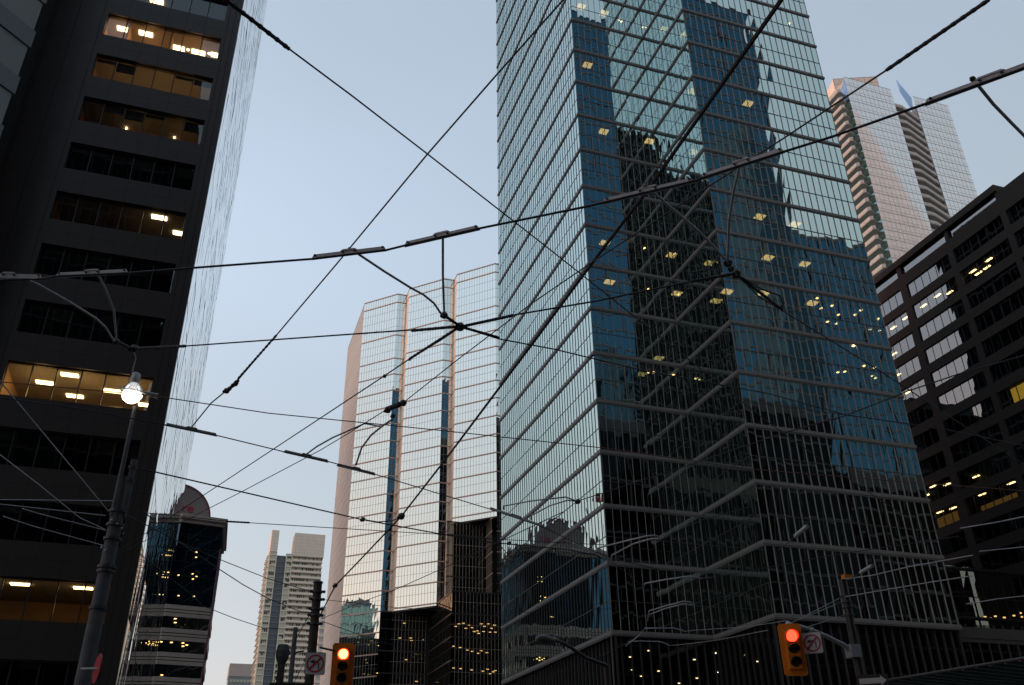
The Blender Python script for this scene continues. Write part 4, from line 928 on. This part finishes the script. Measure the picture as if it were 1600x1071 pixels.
wire('diagonal span wire from the small clamps over the sky to the top edge', [(356,610),(372,594),(432,524),(530,408),(668,241),(770,124),(880,0),(910,-35)], 5.9, 6.6, .0075, wraps=[([(356,610),(372,595)],5.9,5.92,.02),([(372,592),(432,524)],5.92,6.0,.011)], knots=[(354,611,5.9,.035),(368,600,5.9,.03)])
wire('diagonal wire with a black insulator from the left pole to the upper right corner', [(190,864),(375,770),(500,704),(560,668),(604,640),(632,628),(718,560),(830,475),(925,410),(1060,322),(1225,216),(1385,110),(1500,32),(1560,-10)], 7.2, 6.0, .007,
     wraps=[([(604,640),(632,629)],6.75,6.72,.035),([(1385,110),(1545,0)],6.15,6.0,.013)], knots=[(630,630,6.72,.05),(606,641,6.75,.05),(614,650,6.74,.035)],
     rods=[([(614,655),(600,664),(580,680),(565,700),(556,727)],6.7,6.4,.014),([(596,667),(570,662),(520,684),(495,698),(479,710)],6.7,6.4,.012)])
wire('lower contact wire with grey clamp bars from the left edge to the glass tower', [(-60,612),(0,622),(130,640),(258,664),(340,681),(443,706),(515,722),(585,741),(763,795),(846,823),(947,871),(1010,920)], 6.2, nm='trolley_wire', r=.0075, m='wire',
     bars=[((258,664),(339,681),6.21),((443,706),(513,722),6.21),((526,727),(586,742),6.21),((765,795),(845,822),6.21),((895,848),(955,877),6.21)])
wire('copper contact wire crossing the picture from the left edge', [(-60,590),(0,597),(235,618),(420,646),(690,673),(940,700),(1170,733),(1400,752),(1700,775)], 6.6, 6.6, .007, 'copper', nm='trolley_wire')
wire('heavy span wire with a clamp, from the left pole to the glass tower', [(200,728),(400,774),(565,812),(690,835),(760,847),(887,859),(947,871),(1030,890)], 7.6, 7.4, .014, knots=[(567,812,7.55,.055),(796,849,7.5,.05)])
wire('short jumper cable sagging between the clamp and the feeder insulator', [(567,812),(590,816),(612,814),(626,809)], 7.55, 7.85, .014, nm='jumper_cable')
wire('looped pair of wires hanging at the left edge of the glass tower', [(778,849),(792,865),(802,873),(811,866),(813,852)], 7.5, 7.5, .012, nm='jumper_cable')
wire('thin wire from the left pole across the condominium to the tower foot', [(195,799),(276,806),(355,815),(500,824),(700,836),(760,842),(950,852),(1100,868)], 7.9, 7.9, .009, wraps=[([(353,815),(390,817)],7.9,7.9,.02)])
for lab, pts in (('level grey wire from the left edge to the top band of the left pole', [(-60,781),(0,781),(185,783)]),
                 ('grey wire sloping gently from the left edge to the left pole', [(-60,780),(0,788),(165,806)]),
                 ('bright grey wire below it, running from the left edge down to the left pole', [(35,795),(65,804),(165,829)]),
                 ('lowest grey wire from the left edge down to the left pole', [(5,807),(50,822),(163,853)]),
                 ('steep guy wire from the window row down to the upper left pole', [(-30,555),(0,596),(60,668),(122,742),(170,800)]),
                 ('lower steep guy wire meeting the left pole from the left edge', [(-20,698),(0,711),(60,757),(124,809),(165,828)])):
    wire(lab, pts, 7.6, 7.9, .010, 'galv', nm='guy_wire', group='grey wires converging on the left pole')
wire('wire from the left pole sagging past the blue building to the bottom pole', [(190,801),(276,845),(342,874),(420,905),(488,925)], 7.9, 8.2, .011, nm='utility_cable')
wire('wire sagging in front of the blue building to the middle of the bottom pole', [(219,866),(273,909),(300,930),(317,947),(365,966),(410,981),(492,986)], 8.2, 7.0, .011, nm='utility_cable')
wire('twisted wire sagging across the cream condominium to the bottom pole', [(225,800),(276,845),(340,888),(380,914),(420,936),(470,956),(490,958)], 7.9, 7.8, .013, nm='utility_cable')
wire('thin wire climbing from the bottom pole across the sawtooth tower to the glass tower', [(503,967),(560,943),(619,921),(686,891),(778,848),(880,800)], 7.6, 7.0, .009, nm='utility_cable')
wire('level thin wire from the bottom pole across the foot of the sawtooth tower', [(503,937),(560,943),(622,950),(717,955),(850,958),(970,950)], 8.0, 8.2, .009, nm='utility_cable')
wire('thin wire falling right from the bottom pole in front of the dark lower windows', [(503,971),(559,991),(620,1010),(682,1026),(720,1034)], 7.6, 6.8, .010, nm='utility_cable')
wire('cable stay falling left from the bottom pole', [(490,950),(470,985),(452,1020),(425,1071)], 7.8, 5.6, .012, nm='utility_cable')
wire('second cable stay falling left from the bottom pole', [(492,975),(478,1030),(455,1075)], 7.3, 5.2, .010, nm='utility_cable')
wire('span wire rising right from the hooks at the tower corner', [(903,783),(938,772),(1044,738),(1221,678),(1320,650),(1420,611),(1500,584),(1600,556),(1700,528)], 6.6, 6.0, .008,
     rods=[([(787,796),(787,791),(830,783),(884,777),(903,784)],6.6,6.6,.013),([(830,812),(830,806),(860,790),(887,782),(903,784)],6.6,6.6,.013)], knots=[(903,784,6.6,.05),(935,773,6.6,.03)])
wire('pale hooked rods below the flag reflection with a short span wire', [(1038,842),(1052,832),(1100,812),(1180,790)], 6.6, 6.5, .008, rods=[([(934,865),(933,857),(980,845),(1010,838),(1024,837),(1038,842)],6.6,6.6,.016),([(955,876),(956,868),(990,850),(1018,842),(1038,843)],6.6,6.6,.016)], knots=[(1038,842,6.6,.05),(1052,832,6.6,.04)])
wire('single pale hooked rod on a span wire at the dark tower foot', [(1097,905),(1110,903),(1179,891),(1300,868),(1500,838)], 6.4, 6.2, .008, rods=[([(1007,915),(1008,912),(1040,906),(1075,901),(1088,902),(1097,905)],6.4,6.4,.016)], wraps=[([(1097,905),(1110,903)],6.4,6.4,.024)])
wire('twin pale hooked rods with a span wire low on the dark tower foot', [(1084,945),(1100,938),(1160,925)], 6.4, 6.4, .008, rods=[([(1012,971),(1014,955),(1040,947),(1068,940),(1078,941),(1084,945)],6.4,6.4,.016),([(1014,961),(1040,951),(1068,944),(1084,946)],6.4,6.4,.016)])
wire('long flat hooked rod above the lobby lights', [(1071,987),(1086,985),(1166,980),(1230,970)], 6.3, 6.2, .008, 'galv', rods=[([(978,1010),(1000,992),(1008,982),(1025,982),(1052,982),(1062,984),(1071,987)],6.3,6.3,.016)])
wire('lower flat hooked rod above the lobby lights', [(1046,1009),(1060,1008),(1119,1001),(1200,985)], 6.3, 6.2, .008, 'galv', rods=[([(979,1009),(982,1003),(1000,1002),(1030,1003),(1038,1005),(1046,1009)],6.3,6.3,.016)])
wire('thin wire rising from the lower left of the dark glass tower', [(860,1055),(940,1025),(980,1005),(1008,982)], 6.0, 6.3, .008)
for lab, pts in (('pale span wire from the top of the right pole to the right', [(1318,905),(1360,900),(1420,886),(1520,868)]),
                 ('pale span wire from the middle of the right pole to the right', [(1320,933),(1400,919),(1460,909),(1520,900)]),
                 ('bright span wire at the right edge above the podium band', [(1510,944),(1560,936),(1660,925)]),
                 ('pale span wire crossing the lowest windows of the brown block', [(1500,826),(1560,816),(1660,795)]),
                 ('dim span wire above the glass annex at the right edge', [(1530,862),(1600,855),(1660,848)])):
    wire(lab, pts, 6.4, 6.4, .011, 'galv', group='pale wires around the right pole')
lr = wire('thin hanger wire from the left junction down to the street lamp', [(208,546),(212,560),(208,575),(205,590)], 6.6, 8.75, .012, nm='hanger_wire')
for lab, ax_, bx_ in (('short grey section insulator low left of the right pole', (1243,838), (1262,822)), ('short grey section insulator beside the top of the right pole', (1345,895),(1363,884))):
    A, B = at(*ax_,2,6.4), at(*bx_,2,6.4); t_ = thing('section_insulator', lab, 'insulator', tuple(A)); mb = MB(); mb.tube([A,B], .04, 8); mb.build('bar','galv',t_); mb = MB(); mb.tube([A+(A-B)*1.5,B+(B-A)*.1],.009,6); mb.build('contact_wire','wire',t_)
